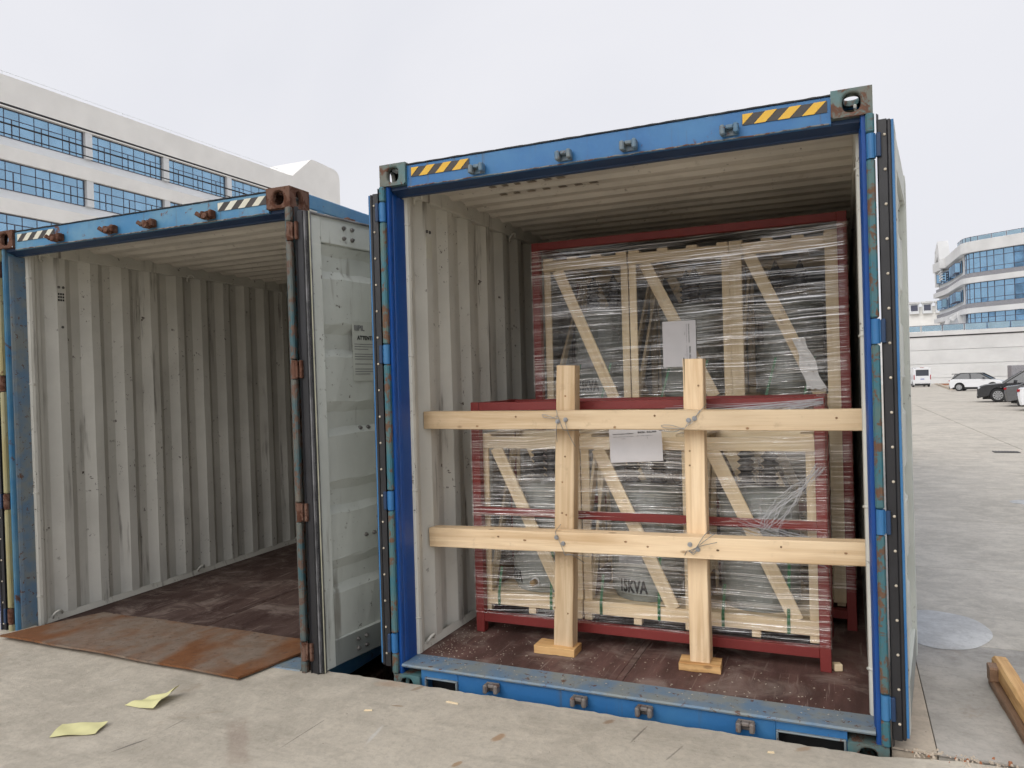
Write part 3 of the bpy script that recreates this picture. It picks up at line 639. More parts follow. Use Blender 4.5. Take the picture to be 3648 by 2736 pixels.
def make_container(name, label, loc, rot, st):
    c = thing(name, label, 'container', loc, rot)
    def add(nm, m, mats, **k): return m.build(nm, mats, c, **k)
    # walls, roof, end
    add('side_wall', wall_mesh(.050, .008, .117, LEN - .1, .14, 2.81, 1, st['seed']), [st['in'], st['paint']])
    add('side_wall', wall_mesh(W_ - .050, W_ - .008, .117, LEN - .1, .14, 2.81, -1, st['seed'] + 1), [st['in'], st['paint']])
    q = random.Random(st['seed'] + 2); pr = [(.12, 2.842)]; y = .16
    while y < LEN - .3:
        pr += [(y, 2.842), (y + .035, 2.860), (y + .115, 2.860), (y + .15, 2.842)]; y += .192
    pr.append((LEN - .1, 2.842)); xs_ = [.05 + (W_ - .1) * i / 6 for i in range(7)]; m = MB()
    m.grid([[(x, yy, z + q.uniform(-1, 1) * .003) for x in xs_] for yy, z in pr], 0); m.grid([[(x, yy, z + .006) for x in (.05, W_ - .05)] for yy, z in pr], 1)
    add('roof', m, ['inside_roof', st['paint']])
    m = MB(); m.box(.004, W_ - .004, LEN - .1, LEN - .06, .14, 2.88); add('end_wall', m, ['inside'])
    for s in (0, 1):
        X = (lambda a: a) if s == 0 else (lambda a: W_ - a)
        m = MB(); m.box(X(.0), X(.058), .178, LEN - .178, 2.80, 2.887, .006); add('top_rail', m, [st['rail']])
        m = MB(); m.box(X(.0585), X(.072), .125, LEN - .1, 2.768, 2.866, .004); m.box(X(.002), X(.0585), .18, LEN - .1, 2.772, 2.7995); add('inner_top_trim', m, ['inside'])
        m = MB(); m.box(X(0), X(.05), .178, LEN - .178, .004, .150, .006); add('bottom_rail', m, [st['rail']])
        m = MB(); m.prism([(X(.046), .172), (X(.062), .172), (X(.046), .215)], .2, LEN - .1, 'y'); add('floor_trim', m, ['inside'])
        # corner post: outer channel, then the deep inner return
        z0, z1 = .118, 2.778
        m = MB(); m.prism([(X(a), bb) for a, bb in ((.004, .17), (.004, .038), (.030, .038), (.030, .014), (.046, .012), (.050, .022), (.050, .040), (.0465, .044), (.0465, .17))], z0, z1, 'z')
        add('corner_post', m, [st['post'][s]])
        m = MB(); m.prism([(X(a), bb) for a, bb in ((.047, .046), (.0515, .052), (.0545, .072), (.0545, .158), (.0525, .162), (.047, .162))], .174, 2.736, 'z'); add('post_return', m, [st['ret'][s]])
        m = MB(); m.prism([(X(a), bb) for a, bb in ((.0525, .1625), (.066, .172), (.070, .192), (.066, .215), (.052, .236), (.047, .262), (.02, .262), (.02, .1625))], .174, 2.80, 'z'); add('inner_post', m, ['inside'], smooth=False)
        for z in (2.60, 1.86, 1.10, .38):
            m = MB(); m.cyl((X(.050), .160, z), (X(.072), .188, z - .004), .0075, 8); add('lashing_bar', m, ['inside'], smooth=True)
        # hinge bar in segments between the hinge knuckles
        cuts = [z1] + [v for z in HZ for v in (z + .055, z - .055)] + [z0]
        for k in range(0, len(cuts), 2):
            m = MB(); m.box(X(-.004), X(.030), -.012, .024, cuts[k + 1], cuts[k], .007); add('hinge_bar', m, [st['bar'][s]])
        for z in HZ:
            m = MB(); m.cyl((X(.011), .004, z - .052), (X(.011), .004, z + .052), .018, 14); m.box(X(-.016), X(.008), -.006, .012, z - .046, z + .046, .003); add('hinge_knuckle', m, [st['knuckle']], smooth=False)
        for (z, szn) in ((0, -1), (H_ - .118, 1)):
            casting(0 if s == 0 else W_ - .162, 0, z, -1 if s == 0 else 1, -1, szn, st['cast'][s], c)
            casting(0 if s == 0 else W_ - .162, LEN - .178, z, -1 if s == 0 else 1, 1, szn, st['cast'][s], c)
    # header and sill
    m = MB(); m.prism([(.019, 2.762), (.019, 2.878), (.13, 2.884), (.13, 2.764), (.034, 2.758)], .1625, W_ - .1625, 'x');
    add('header', m, [st['head']])
    m = MB(); m.prism([(.036, 2.7575), (.128, 2.7625), (.128, 2.736), (.100, 2.736), (.094, 2.742)], .0505, W_ - .0505, 'x'); m.prism([(.036, 2.7585), (.128, 2.7635), (.128, 2.777), (.036, 2.777)], .0505, .162, 'x'); m.prism([(.036, 2.7585), (.128, 2.7635), (.128, 2.777), (.036, 2.777)], W_ - .162, W_ - .0505, 'x'); add('header_lip', m, ['navy'])  # shade under the header is painted in as dark navy
    m = MB(); q = random.Random(9)
    rows = [[(.1625 + (W_ - .325) * i / 60, .013, 2.8825 - q.random() * .002) for i in range(61)], [(.1625 + (W_ - .325) * i / 60, .013, 2.8862 + q.random() * .0025) for i in range(61)], [(.1625 + (W_ - .325) * i / 60, .06, 2.889 + q.random() * .003) for i in range(61)]]
    m.grid(rows); add('header_sealant', m, ['black'])
    m = MB(); q = random.Random(11)
    m.tube([(.17 + (W_ - .34) * i / 80, .016 + q.uniform(-.003, .003), 2.762 + q.uniform(-.002, .002)) for i in range(81)], .0035, 6); add('weld_seam', m, ['rust_seam'])
    m = MB(); m.box(.385, 1.985, .02, .10, .004, .152, .004); m.box(.1625, .188, .02, .10, .004, .152); m.box(2.272, W_ - .1625, .02, .10, .004, .152)
    m.box(.188, .385, .02, .10, .117, .152); m.box(1.985, 2.272, .02, .10, .117, .152); add('sill', m, [st['sill']])
    for a, bb in ((.188, .385), (1.985, 2.272)):
        m = MB(); m.box(a, bb, .006, .03, .108, .1165, .003); m.box(a, a + .010, .006, .03, .004, .108, .003); m.box(bb - .010, bb, .006, .03, .004, .108, .003); add('pocket_lip', m, [st['tread']])
        m = MB(); m.box(a, bb, .09, .095, .004, .117); add('pocket_back', m, ['black'])
    m = MB(); m.prism([(.004, .158), (.000, .166), (.008, .1735), (.174, .1725), (.174, .153), (.02, .153)], .0505, W_ - .0505, 'x'); add('sill_tread', m, [st['tread']])
    for x in (.595, 1.07, 1.395, 1.857): keeper(x, 2.797, c, st['keep'], st['hook']); keeper(x, .118, c, st['keep_low'])
    marking(.19, .541, 2.814, 2.863, .050, c, st['mark'], 3); marking(1.91, 2.262, 2.814, 2.863, .050, c, st['mark'], 3)
    # floor: two rows of plywood sheets with a steel strip down the middle
    y = .176; k = 0; q = random.Random(st['seed'] + 8)
    while y < LEN - .2:
        y1 = min(y + 2.4, LEN - .12)
        for a, bb in ((.047, 1.2), (1.238, W_ - .047)):
            m = MB(); m.box(a, bb, y + .003, y1 - .003, .145, .170 + q.uniform(-.0012, .0012), .002); add('floor_board', m, [st['floor']])
        y = y1; k += 1
    m = MB(); m.box(1.2025, 1.2355, .176, LEN - .12, .145, .1705, .001); add('floor_strip', m, [st['floor']])
    # lashing rings at floor and under the top rail
    for y in (.30, 1.66, 3.0):
        for z in (.215, 2.775):
            m = MB(); m.tube([(.062 + .02 * math.sin(a) , y + .034 * math.cos(a), z + (.03 * math.sin(a) if z > 1 else .03 * math.sin(a)) - (.01 if z > 1 else 0)) for a in [math.pi * j / 9 * 1.5 for j in range(10)]], .008, 6); add('lashing_ring', m, ['inside'], smooth=True)
    return c
M['tape'] = plain('grey_tape_residue', (.26, .22, .17), .8, 0, .2)
M['navy'] = worn_paint('navy_paint_and_lip_shade', (.008, .030, .085), (.015, .05, .12), rust_amt=.2, fade=.6, streak=.3)
M['rust_seam'] = worn_paint('rusty_weld_seam', (.10, .16, .20), (.30, .27, .22), rust_amt=1.0, fade=1.0, streak=.6, scale=3)
M['keep_blue'] = worn_paint('keeper_blue_steel', (.06, .16, .27), (.16, .19, .20), rust=(.17, .08, .05), rust_amt=.7, fade=1.0, streak=.3, scale=3)
M['keep_dirty'] = worn_paint('keeper_dirty_steel', (.20, .17, .15), (.13, .12, .115), rust=(.13, .06, .04), rust_amt=.7, fade=1.0, streak=.3, scale=3)
cR = make_container('shipping_container', 'blue shipping container with yellow and black markings, loaded with red racks', (0, 0, 0), (0, 0, 0),
    dict(seed=10, **{'in': 'inside', 'floor': 'floor'}, paint='blue', rail='blue', post=('blue_deep', 'blue_deep'), ret=('blue_deep', 'blue_deep'), bar=('teal', 'teal'), knuckle='blue', cast=('cast', 'cast'), head='blue', sill='blue', tread='blue_scuff', keep='keep_blue', keep_low='keep_dirty', hook=False, mark='yellow'))
LA = .0304836; LROLL = .0083
lx, ly, lz = -.4942, -.1199, -.0664
L_loc = Vector((lx - 2.438 * math.cos(LA), ly - 2.438 * math.sin(LA), lz - 2.438 * LROLL))
cL = make_container('shipping_container', 'empty older blue container with rusty corners and white and black markings', L_loc, (0, -LROLL, LA),
    dict(seed=30, **{'in': 'inside_old', 'floor': 'floor_old'}, paint='blue_old', rail='blue_old', post=('blue_old', 'teal_dark'), ret=('blue_scuff', 'blue_scuff'), bar=('ochre', 'teal_dark'), knuckle='rust', cast=('rust', 'rust'), head='blue_old', sill='blue_old', tread='blue_scuff', keep='rust', keep_low='rust', hook=True, mark='offwhite'))
# doors folded back along the outer sides
make_door(cR, (W_ + .024, .004), R(84.3), -1, 'door_in', 'door_in', blue_edge='blue', lips=False)
make_door(cR, (-.022, .004), R(94), 1, 'blue', 'door_in', blue_edge='blue')
dL, put = make_door(cL, (W_ + .045, .012), R(80.5), -1, 'door_in', 'door_in', sticker=True, blue_edge='rubber_grey', z0=.17, rivets=False, blade='rust')
put('IIIPIL', .045, .375, 1.925, 'ink_grey', .001); put('ATTENTION!', .034, .40, 1.87, 'ink', .001)
for i, ln in enumerate((.2, .2, .12, 0, .2, .2, .2, 0, .16, 0, .2, .2, .13)):
    if ln: MB().box(.375, .375 + ln, -.0362, -.0366, 1.845 - i * .015 - .004, 1.845 - i * .015, 0).build('text_line', 'ink_grey', dL)
make_door(cL, (-.045, .010), R(97), 1, 'blue_old', 'door_in', z0=.17)
# small fittings inside
m = MB()
for i in range(3):
    for j in range(3): m.box(.045, .0525, .402 + i * .018, .414 + i * .018, 2.46 + j * .022, 2.474 + j * .022)
m.build('vent_holes', 'black', cL)
for cc, z, y in ((cL, 2.56, .41), (cL, 2.56, .445), (cL, 2.27, .43), (cR, 2.60, .41), (cR, 2.60, .445)):
    m = MB(); m.cyl((.03, y, z), (.055, y, z), .010, 10); m.build('vent_bolt', 'steel_dark', cc)
m = MB(); m.box(.044, .053, .398, .462, 2.44, 2.57); m.build('vent_cover', 'offwhite', cR)

# ------------------------------------------------------------------ trailers under the containers (in the pit)
for nm_, off, ang, lab in ((cR, (0, 0, 0), 0, 'dark trailer chassis under the loaded container'), (cL, L_loc, LA, 'brown trailer chassis under the empty container')):
    t = thing('trailer_chassis', lab, 'trailer', (off[0], off[1], -1.3), (0, 0, ang))
    zt = 1.3 + off[2] - .006
    for x in (.55, 1.80): MB().box(x, x + .14, .15, 12.0, zt - .28, zt, .01).build('rail', 'rust' if nm_ is cL else 'steel_dark', t)
    for x in (.02, 2.34): MB().box(x, x + .09, .3, 12.0, zt - .30, zt - .08, .01).build('side_rail', 'rust', t)
    for y in (.3, 3, 6, 9, 11.5): MB().box(.11, 2.34, y, y + .16, zt - .20, zt - .06, .01).build('cross_member', 'steel_dark', t)
    for y in (1.6, 2.9):
        m = MB(); m.cyl((.2, y, .5), (2.25, y, .5), .06, 10); m.build('axle', 'steel_dark', t)
        for x in (.05, 2.15):
            m = MB(); m.lathe([(.2, 0), (.44, .02), (.5, .06), (.5, .2), (.44, .24), (.2, .26)], (x, y, .5), 20, axis='x'); w = m.build('wheel', 'tyre', t)
            m = MB(); m.lathe([(.05, -.01), (.19, .0), (.2, .03)], (x, y, .5), 14, axis='x'); m.build('hub', 'steel_dark', w)

# ------------------------------------------------------------------ rusty ramp plate, papers, scraps
pc = [(-2.806, -.342), (-.775, -.352), (-.665, .292), (-2.628, .281)]
NX, NY = 24, 8; rows = []
for j in range(NY + 1):
    row = []
    for i in range(NX + 1):
        u, v = i / NX, j / NY
        x = (pc[0][0] * (1 - u) + pc[1][0] * u) * (1 - v) + (pc[3][0] * (1 - u) + pc[2][0] * u) * v
        y = (pc[0][1] * (1 - u) + pc[1][1] * u) * (1 - v) + (pc[3][1] * (1 - u) + pc[2][1] * u) * v
        row.append((x, y, .131 + .004 * math.sin(u * 5) * (1 - v) - .012 * v + .003 * math.sin(u * 17 + v * 3)))
    rows.append(row)
m = MB(); m.grid(rows); m.grid([[(x, y, z - .012) for x, y, z in r_] for r_ in rows])
for A in (rows[0], rows[-1], [r_[0] for r_ in rows], [r_[-1] for r_ in rows]): m.grid([A, [(x, y, z - .012) for x, y, z in A]])
tag(m.build('steel_plate', 'plate'), 'rusty steel ramp plate bridging the apron and the empty container', 'plate')
def sheet(name, pts, mat, label, cat, thick=.0006, fold=None, n=10):
    """paper lying on the ground: bilinear quad with curl"""
    rows = []
    for j in range(n + 1):
        r_ = []
        for i in range(n + 1):
            u, v = i / n, j / n
            p = (Vector(pts[0]) * (1 - u) + Vector(pts[1]) * u) * (1 - v) + (Vector(pts[3]) * (1 - u) + Vector(pts[2]) * u) * v
            p.z += fold(u, v) if fold else 0; r_.append(tuple(p))
        rows.append(r_)
    m = MB(); m.grid(rows); m.grid([[(x, y, z - thick) for x, y, z in r_] for r_ in rows])
    return tag(m.build(name, mat, smooth=True), label, cat)
sheet('paper_scrap', [(-1.125, -1.185, .104), (-.945, -1.085, .104), (-.985, -.985, .104), (-1.20, -1.065, .104)], 'yellow_paper', 'flat yellow paper scrap near the bottom left corner', 'paper', fold=lambda u, v: .006 * math.sin(u * 4 + v * 3) ** 2 + .012 * u * u * v)
sheet('paper_scrap', [(-1.10, -.80, .104), (-.905, -.795, .104), (-.93, -.60, .128), (-1.02, -.66, .112)], 'yellow_paper', 'folded yellow paper scrap between the flat one and the steel plate', 'paper', fold=lambda u, v: .02 * max(0, u - .5) * (1 - v) + .01 * math.sin(v * 6) ** 2 + .07 * max(0, u - .6) * v)
b = MB(); q = random.Random(21)
def chip_at(b, x, y, z, l, w, a, h=.002):
    c, s_ = math.cos(a), math.sin(a); P = [(-l, -w), (l, -w * .7), (l * .9, w), (-l * .8, w * .8)]
    vs = [(x + c * px - s_ * py, y + s_ * px + c * py, z) for px, py in P]; vs += [(vx, vy, z + h) for vx, vy, _ in vs]
    b.add(vs, [(4, 5, 6, 7), (0, 1, 5, 4), (1, 2, 6, 5), (2, 3, 7, 6), (3, 0, 4, 7)])
for i in range(430):
    x = .10 + 2.2 * q.random() ** (1.5 if i % 2 else 1.0); y = .03 + abs(q.gauss(0, .26)) if i % 3 else .2 + q.random() * .4
    if i < 150: x = .10 + abs(q.gauss(0, .14)); y = .10 + q.random() * .75
    s_ = q.uniform(.0010, .0026)
    chip_at(b, min(x, 2.33), y, .1725 if y > .18 else .1755, s_ * q.uniform(1, 2.2), s_, q.uniform(0, 3.1), s_ * .7)
tag(b.build('wood_crumbs', 'chips'), 'pale wood crumbs scattered on the loaded container floor', 'wood crumbs', kind='stuff')
for i, (x, y, z, l, a, lab) in enumerate(((.47, -.20, .101, .035, -.1, 'long pale splinter on the apron by the left casting'), (.12, -.42, .101, .020, .3, 'short brown splinter on the apron near the container gap'), (1.98, -.18, .101, .014, .1, 'small square wood chip on the apron below the right casting'))):
    b = MB(); chip_at(b, x, y, z, l, .006, a, .005); tag(b.build('wood_splinter', 'pine_pale'), lab, 'splinter')

# ------------------------------------------------------------------ racks, crates, transformers
def rack(label, x0, x1, y0, y1, z0, z1, mid, low, foot=True):
    t = thing('steel_rack', label, 'rack', (x0, y0, z0)); w = .054
    P = lambda nm, a, bb, cc, d, e, f: MB().box(a - x0, bb - x0, cc - y0, d - y0, e - z0, f - z0, .003).build(nm, 'red', t)
    for x in (x0, x1 - w):
        for y in (y0, y1 - w): P('post', x, x + w, y, y + w, z0, z1)
    for y in (y0 + .002, y1 - w + .002):
        P('top_rail', x0 + w, x1 - w, y, y + w - .004, z1 - .052, z1 - .002); P('bottom_rail', x0 + w, x1 - w, y, y + w - .004, low - .052, low)
        for zz in mid: P('middle_rail', x0 + w, x1 - w, y, y + .02, zz - .047, zz)
    for x in (x0 + .002, x1 - w + .002):
        P('top_rail', x, x + w - .004, y0 + w, y1 - w, z1 - .052, z1 - .002); P('bottom_rail', x, x + w - .004, y0 + w, y1 - w, low - .052, low)
    for x in (x0 + .65, x0 + 1.30): P('bearer', x, x + .05, y0 + w, y1 - w, low - .050, low - .001)
    return t
rack('low red steel rack standing behind the wooden bracing', .195, 2.205, .632, 1.25, .1715, 1.575, (.938,), .290)
rack('tall dark red steel rack behind the low rack', .335, 2.332, 1.352, 2.35, .1715, 2.645, (1.45,), .290)

def crate(label, x0, x1, y0, y1, z0, z1, flip=False, group=None, heavy=False, right_post=None):
    t = thing('wooden_crate', label, 'crate', (x0, y0, z0)); k = 'pine_pale'; T = .018
    def B(nm, p0, p1, w, th, up): return board(nm, p0, p1, w, th, up, k, t, .002)
    rb, rt = z0 + .115, z1 - .035
    bw = .072
    yf = y0 + T / 2
    B('bottom_rail', (x0, yf, z0 + .078), (x1, yf, z0 + .078), T, .075, (0, 0, 1)); B('bottom_rail', (x0, y1 - T / 2, z0 + .078), (x1, y1 - T / 2, z0 + .078), T, .075, (0, 0, 1))
    B('top_rail', (x0, yf, z1 - .036), (x1, yf, z1 - .036), T, bw, (0, 0, 1)); B('top_rail', (x0, y1 - T / 2, z1 - .036), (x1, y1 - T / 2, z1 - .036), T, bw, (0, 0, 1))
    for x in (x0 + T / 2, x1 - T / 2):
        B('side_rail', (x, y0 + T, z1 - .036), (x, y1 - T, z1 - .036), T, bw, (0, 0, 1)); B('side_rail', (x, y0 + T, z0 + .078), (x, y1 - T, z0 + .078), T, bw, (0, 0, 1))
    pw = .048
    for x in (x0 + pw / 2, x1 - pw / 2):
        for y in (y0 + T + .010, y1 - T - .010): B('post', (x, y, z0 + .04), (x, y, z1 - .002), pw, .02, (0, 1, 0))
    d = .075
    B('brace', (x0 + .108, yf + .001, z1 - .068), (x1 - .112, yf + .001, z0 + .112), T, d, (1, 0, 0))
    B('brace', (x0 + .105, y1 - T / 2, z1 - .07), (x1 - .11, y1 - T / 2, z0 + .11), T, .07, (1, 0, 0))
    for x, sgn in ((x0 + T * 1.6, 1), (x1 - T * 1.6, -1)):
        B('side_brace', (x, y0 + .06, z0 + .10), (x, y1 - .08, z1 - .10), T, .07, (0, 1, 0))
    for i in range(4):
        xx = x0 + .04 + (x1 - x0 - .08) * i / 3
        B('top_board', (xx, y0 + .001, z1 + .009), (xx, y1 - .001, z1 + .009), .07, T, (0, 0, 1)) if i in (0, 3) or heavy else None
    for i in range(5):
        yy = y0 + .05 + (y1 - y0 - .1) * i / 4
        B('deck_board', (x0 + T + .001, yy, z0 + .10), (x1 - T - .001, yy, z0 + .10), .09, T, (0, 0, 1))
    for xx in (x0 + .024, (x0 + x1) / 2, x1 - .026):
        for yy in (y0 + .03, y1 - .03): board('foot', (xx, yy - .024, z0 + .0195), (xx, yy + .024, z0 + .0195), .046, .037, (0, 0, 1), k, t, .002)
    return t
def transformer(label, cx, cy, z0, h=.60, r=.20, rz=0.0, group='grey transformers in the crates', bag=True, seed=1):
    t = thing('transformer', label, 'transformer', (cx, cy, z0), (0, 0, rz))
    m = MB(); m.lathe([(r * .90, 0), (r * .93, .03), (r, .04), (r, h - .03), (r * 1.03, h - .028), (r * 1.03, h), (r * .9, h + .02), (r * .35, h + .05)], (0, 0, 0), 28); tank = m.build('tank', 'tank', t, smooth=False)
    me = text_mesh('15KVA', .098, 'ink', bold=.0042)
    for v in me.vertices:
        a = (v.co.x * .62 - .135) / r; rr = r + .0018 + v.co.z * .5; z = v.co.y + .055
        v.co = (rr * math.sin(a), -rr * math.cos(a), z)
    link('lettering', me, tank)
    m = MB()
    for i in range(7):
        a = R(215 + i * 14); c, s_ = math.cos(a), math.sin(a)
        for rr in (r + .005, r + .03): pass
    for k_, (a, l) in enumerate(((R(-52), .045), (R(-5), .045))):
        c, s_ = math.cos(a), math.sin(a); p = Vector((r * c, r * s_, .07)); d = Vector((c, s_, .0))
        m = MB()
        for j in range(4): m.cyl(p + d * (.008 + .011 * j), p + d * (.016 + .011 * j), .019, 10)
        m.cyl(p, p + d * .055, .012, 8); m.build('terminal', 'brass', t, smooth=False)
        m = MB(); m.cyl(p, p + d * .007, .027, 14); m.build('terminal_ring', 'foam', t)
    for dx in (-.08, .08):
        m = MB(); pr = [(.03, h + .02)]
        for j in range(5): pr += [(.032, h + .04 + j * .04), (.05, h + .055 + j * .04), (.03, h + .07 + j * .04)]
        pr += [(.018, h + .26), (.006, h + .29)]
        m.lathe(pr, (dx, 0, 0), 14); m.build('bushing', 'tank_dark', t, smooth=True)
    for a in (R(20), R(160)):
        m = MB(); c, s_ = math.cos(a), math.sin(a); m.box(r * c - .025, r * c + .025, r * s_ - .02, r * s_ + .02, h * .55, h * .8, .004); m.build('lug', 'tank_dark', t)
    m = MB(); m.box(-r * .55, r * .1, -r - .004, -r * .8, h * .36, h * .46); m.build('name_plate', 'steel', t)
    if bag:
        q = random.Random(seed); rows = []
        for j in range(13):
            f = j / 12; z = h * .30 + f * (h * .95); rr = (r + .035) * (1 - .55 * max(0, f - .6) / .4); row = []
            for i in range(33):
                a = 2 * math.pi * i / 32; k2 = 1 + .10 * math.sin(a * 5 + j * .8 + seed) + .06 * math.sin(a * 11 + j * 1.7)
                row.append((rr * k2 * math.cos(a), rr * k2 * math.sin(a), z + .03 * math.sin(a * 3 + seed)))
            row[-1] = row[0]; rows.append(row)
        m = MB(); m.grid(rows); m.build('plastic_cover', 'bag', t, smooth=True)
    return t
def strap(x, y, z0, z1, dx, dy, label):
    m = MB(); m.add([(x, y, z0), (x + .016, y, z0), (x + .016 + dx, y + dy, z1), (x + dx, y + dy, z1)] + [(x, y + .0012, z0), (x + .016, y + .0012, z0), (x + .016 + dx, y + .0012 + dy, z1), (x + dx, y + dy + .0012, z1)],
                    [(0, 1, 2, 3), (4, 5, 6, 7), (0, 1, 5, 4), (2, 3, 7, 6), (0, 3, 7, 4), (1, 2, 6, 5)])
    m.box(x - .0002, x + .0162, y - .0016, y + .0, z0 - .075, z0 + .001)
    return tag(m.build('packing_strap', 'green_strap'), label, 'strap', 'green packing straps')
near_x = ((.222, .862), (.871, 1.508), (1.519, 2.152)); nm3 = ('left', 'middle', 'right')
for i, (a, bb) in enumerate(near_x):
    crate('pine slat crate at the %s of the low rack' % nm3[i], a, bb, .69, 1.235, .292, 1.362)
    transformer('grey transformer inside the %s crate of the low rack' % nm3[i], (a + bb) / 2 + .0, .975, .292 + .1105, .62, .215, rz=(R(-38), 0, R(150))[i], seed=i)
    board('inner_board', (a + .03, .80, .47), (a + .03, 1.15, .47), .015, .12, (0, 0, 1), 'brownboard', None, label='brown side board low in the %s crate of the low rack' % nm3[i], category='board')
    for k_, fx in enumerate((.17, .42)):
        strap(a + (bb - a) * (.155 + .53 * k_) + (.04 if i == 2 else 0), .686, .408, .56 if k_ == 0 else .74, .010, .03, 'green strap on the %s side of the %s crate in the low rack' % (('left', 'right')[k_], nm3[i]))
far_x = ((.392, .990), (.998, 1.648), (1.658, 2.276))
for i, (a, bb) in enumerate(far_x):
    crate('pine slat crate high at the %s of the tall rack' % nm3[i], a, bb, 1.415, 2.28, 1.452, 2.522, heavy=True)
    transformer('grey transformer inside the high %s crate of the tall rack' % nm3[i], (a + bb) / 2, 1.86, 1.452 + .1105, .60, .215, rz=(R(-8), R(120), R(200))[i], seed=i + 5)
    for k_ in range(2): strap(a + (bb - a) * (.30 + .36 * k_), 1.411, 1.568, 1.80, .06, .03, 'green strap on the %s side of the high %s crate' % (('left', 'right')[k_], nm3[i]))
crate('pine slat crate low at the right of the tall rack', 1.658, 2.276, 1.415, 2.28, .292, 1.40)
# the wide right post and brace of the far right crate
tp = board('corner_plank', (1.69, 1.402, 1.47), (1.69, 1.402, 2.535), .075, .018, (0, 1, 0), 'pine_pale', None, label='upright plank between the middle and right high crates', category='plank')
tp = board('corner_plank', (2.243, 1.402, .32), (2.243, 1.402, 2.55), .072, .018, (0, 1, 0), 'pine_pale', None, label='long upright plank at the right edge of the tall rack', category='plank')

# stretch film around the racks
def film(label, x0, x1, y0, y1, z0, z1, mat, seed, sag=.01, top_fn=None):
    q = random.Random(seed); per = []; n1, n2 = 70, 24
    for i in range(n1): per.append((x0 + (x1 - x0) * i / n1, y0, 1))
    for i in range(n2): per.append((x1, y0 + (y1 - y0) * i / n2, 2))
    for i in range(n1 // 4): per.append((x1 - (x1 - x0) * i / (n1 // 4), y1, 3))
    for i in range(n2 + 1): per.append((x0, y1 - (y1 - y0) * i / n2, 4))
    rows = []; nz = 36
    for j in range(nz + 1):
        f = j / nz; row = []
        for x, y, sd_ in per:
            zt = z1 if top_fn is None else top_fn(x); z = z0 + (zt - z0) * f
            d = sag * (math.sin(z * 31 + x * 2) * .4 + math.sin(z * 73 + x * 5 + 1) * .3)
            if sd_ == 1:
                mid = math.sin(math.pi * (x - x0) / (x1 - x0)); row.append((x, y + .010 * mid + d * .35 * mid, z))
            elif sd_ == 2: row.append((x - .006 * math.sin(math.pi * (y - y0) / (y1 - y0)) + d * .2, y, z))
            elif sd_ == 4: row.append((x + .006 * math.sin(math.pi * (y - y0) / (y1 - y0)) - d * .2, y, z))
            else: row.append((x, y, z))
        rows.append(row)
    m = MB(); m.grid(rows); return tag(m.build('stretch_film', mat, smooth=True), label, 'plastic film')
film('clear stretch film wrapped round the low rack', .190, 2.211, .626, 1.256, .292, 1.515, 'film_near', 1, top_fn=lambda x: 1.47 + (.075 * max(0, (x - 1.4) / .8) if x > 1.4 else 0))
film('clear stretch film wrapped round the tall rack', .330, 2.338, 1.346, 2.356, .40, 2.60, 'film_far', 2, top_fn=lambda x: 2.585)
# a twisted rope of film at the right of the low rack
b = MB(); q = random.Random(8)
for k_ in range(16):
    a0 = Vector((1.90 + q.uniform(-.05, .07), .618, .90 + q.uniform(-.04, .04))); a1 = Vector((2.175 + q.uniform(-.02, .02), .612, 1.215 + q.uniform(-.02, .03))); pts = []
    for i in range(14):
        f = i / 13; p = a0.lerp(a1, f); p += Vector((q.uniform(-1, 1) * .010 + .012 * math.sin(k_ + f * 9), q.uniform(-1, 1) * .006, q.uniform(-1, 1) * .010)); pts.append(p)
    b.tube(pts, q.uniform(.0009, .0022), 5)
for k_ in range(14):
    a0 = Vector((1.85 + q.uniform(-.1, .05), .619, .90 + q.uniform(-.02, .05))); a1 = Vector((2.20, .618, .70 + q.uniform(0, .16)))
    b.tube([a0.lerp(a1, i / 8) + Vector((0, 0, q.uniform(-1, 1) * .004)) for i in range(9)], q.uniform(.0008, .0016), 4)
for k_ in range(34):
    a0 = Vector((2.20, .621, 1.57 - q.random() * .03)); a1 = Vector((q.uniform(1.35, 2.0), .624, q.uniform(1.44, 1.545)))
    b.tube([a0.lerp(a1, i / 6) + Vector((0, 0, q.uniform(-1, 1) * .002)) for i in range(7)], q.uniform(.0007, .0018), 4)
M['film_rope'] = plain('bunched_film', (.80, .81, .84), .3, 0, .06)
M['film_rope'].node_tree.nodes['Principled BSDF'].inputs['Alpha'].default_value = .38
tag(b.build('film_twist', 'film_rope', smooth=True), 'bunched twist of clear film on the right of the low rack', 'plastic film')

# ------------------------------------------------------------------ bracing timbers in front of the racks
def bolt(p, parent, d=(0, -1, 0)):
    inv = parent.matrix_basis.inverted(); m = MB(); p = Vector(p); d = Vector(d)
    m.cyl(p, p + d * .004, .0125, 12); m.cyl(p + d * .004, p + d * .010, .0095, 6)
    o = m.build('bolt', 'steel', parent, inv)
tm = dict(c=.004, warp=.0016, rough_end=.004)
up1 = board('upright_timber', (.826, .490, .2145), (.886, .490, 1.778), .110, .088, (0, 1, 0), 'pine', None, label='left leaning upright timber bracing the load', category='timber', **tm)
up2 = board('upright_timber', (1.578, .490, .2145), (1.582, .490, 1.790), .102, .088, (0, 1, 0), 'pine', None, label='right upright timber with a split top', category='timber', **tm)
bmA = board('cross_timber', (.030, .395, 1.484), (2.394, .395, 1.472), .092, .102, (0, 0, 1), 'pine', None, label='upper horizontal timber across the load', category='timber', **tm)
bmB = board('cross_timber', (.046, .395, .798), (2.394, .395, .846), .092, .110, (0, 0, 1), 'pine', None, label='lower horizontal timber across the load', category='timber', **tm)
bk1 = board('floor_block', (.668, .468, .1925), (.905, .470, .1925), .130, .043, (0, 0, 1), 'pine_warm', None, label='short wood block under the left upright timber', category='block', c=.003, warp=.001, rough_end=.004)
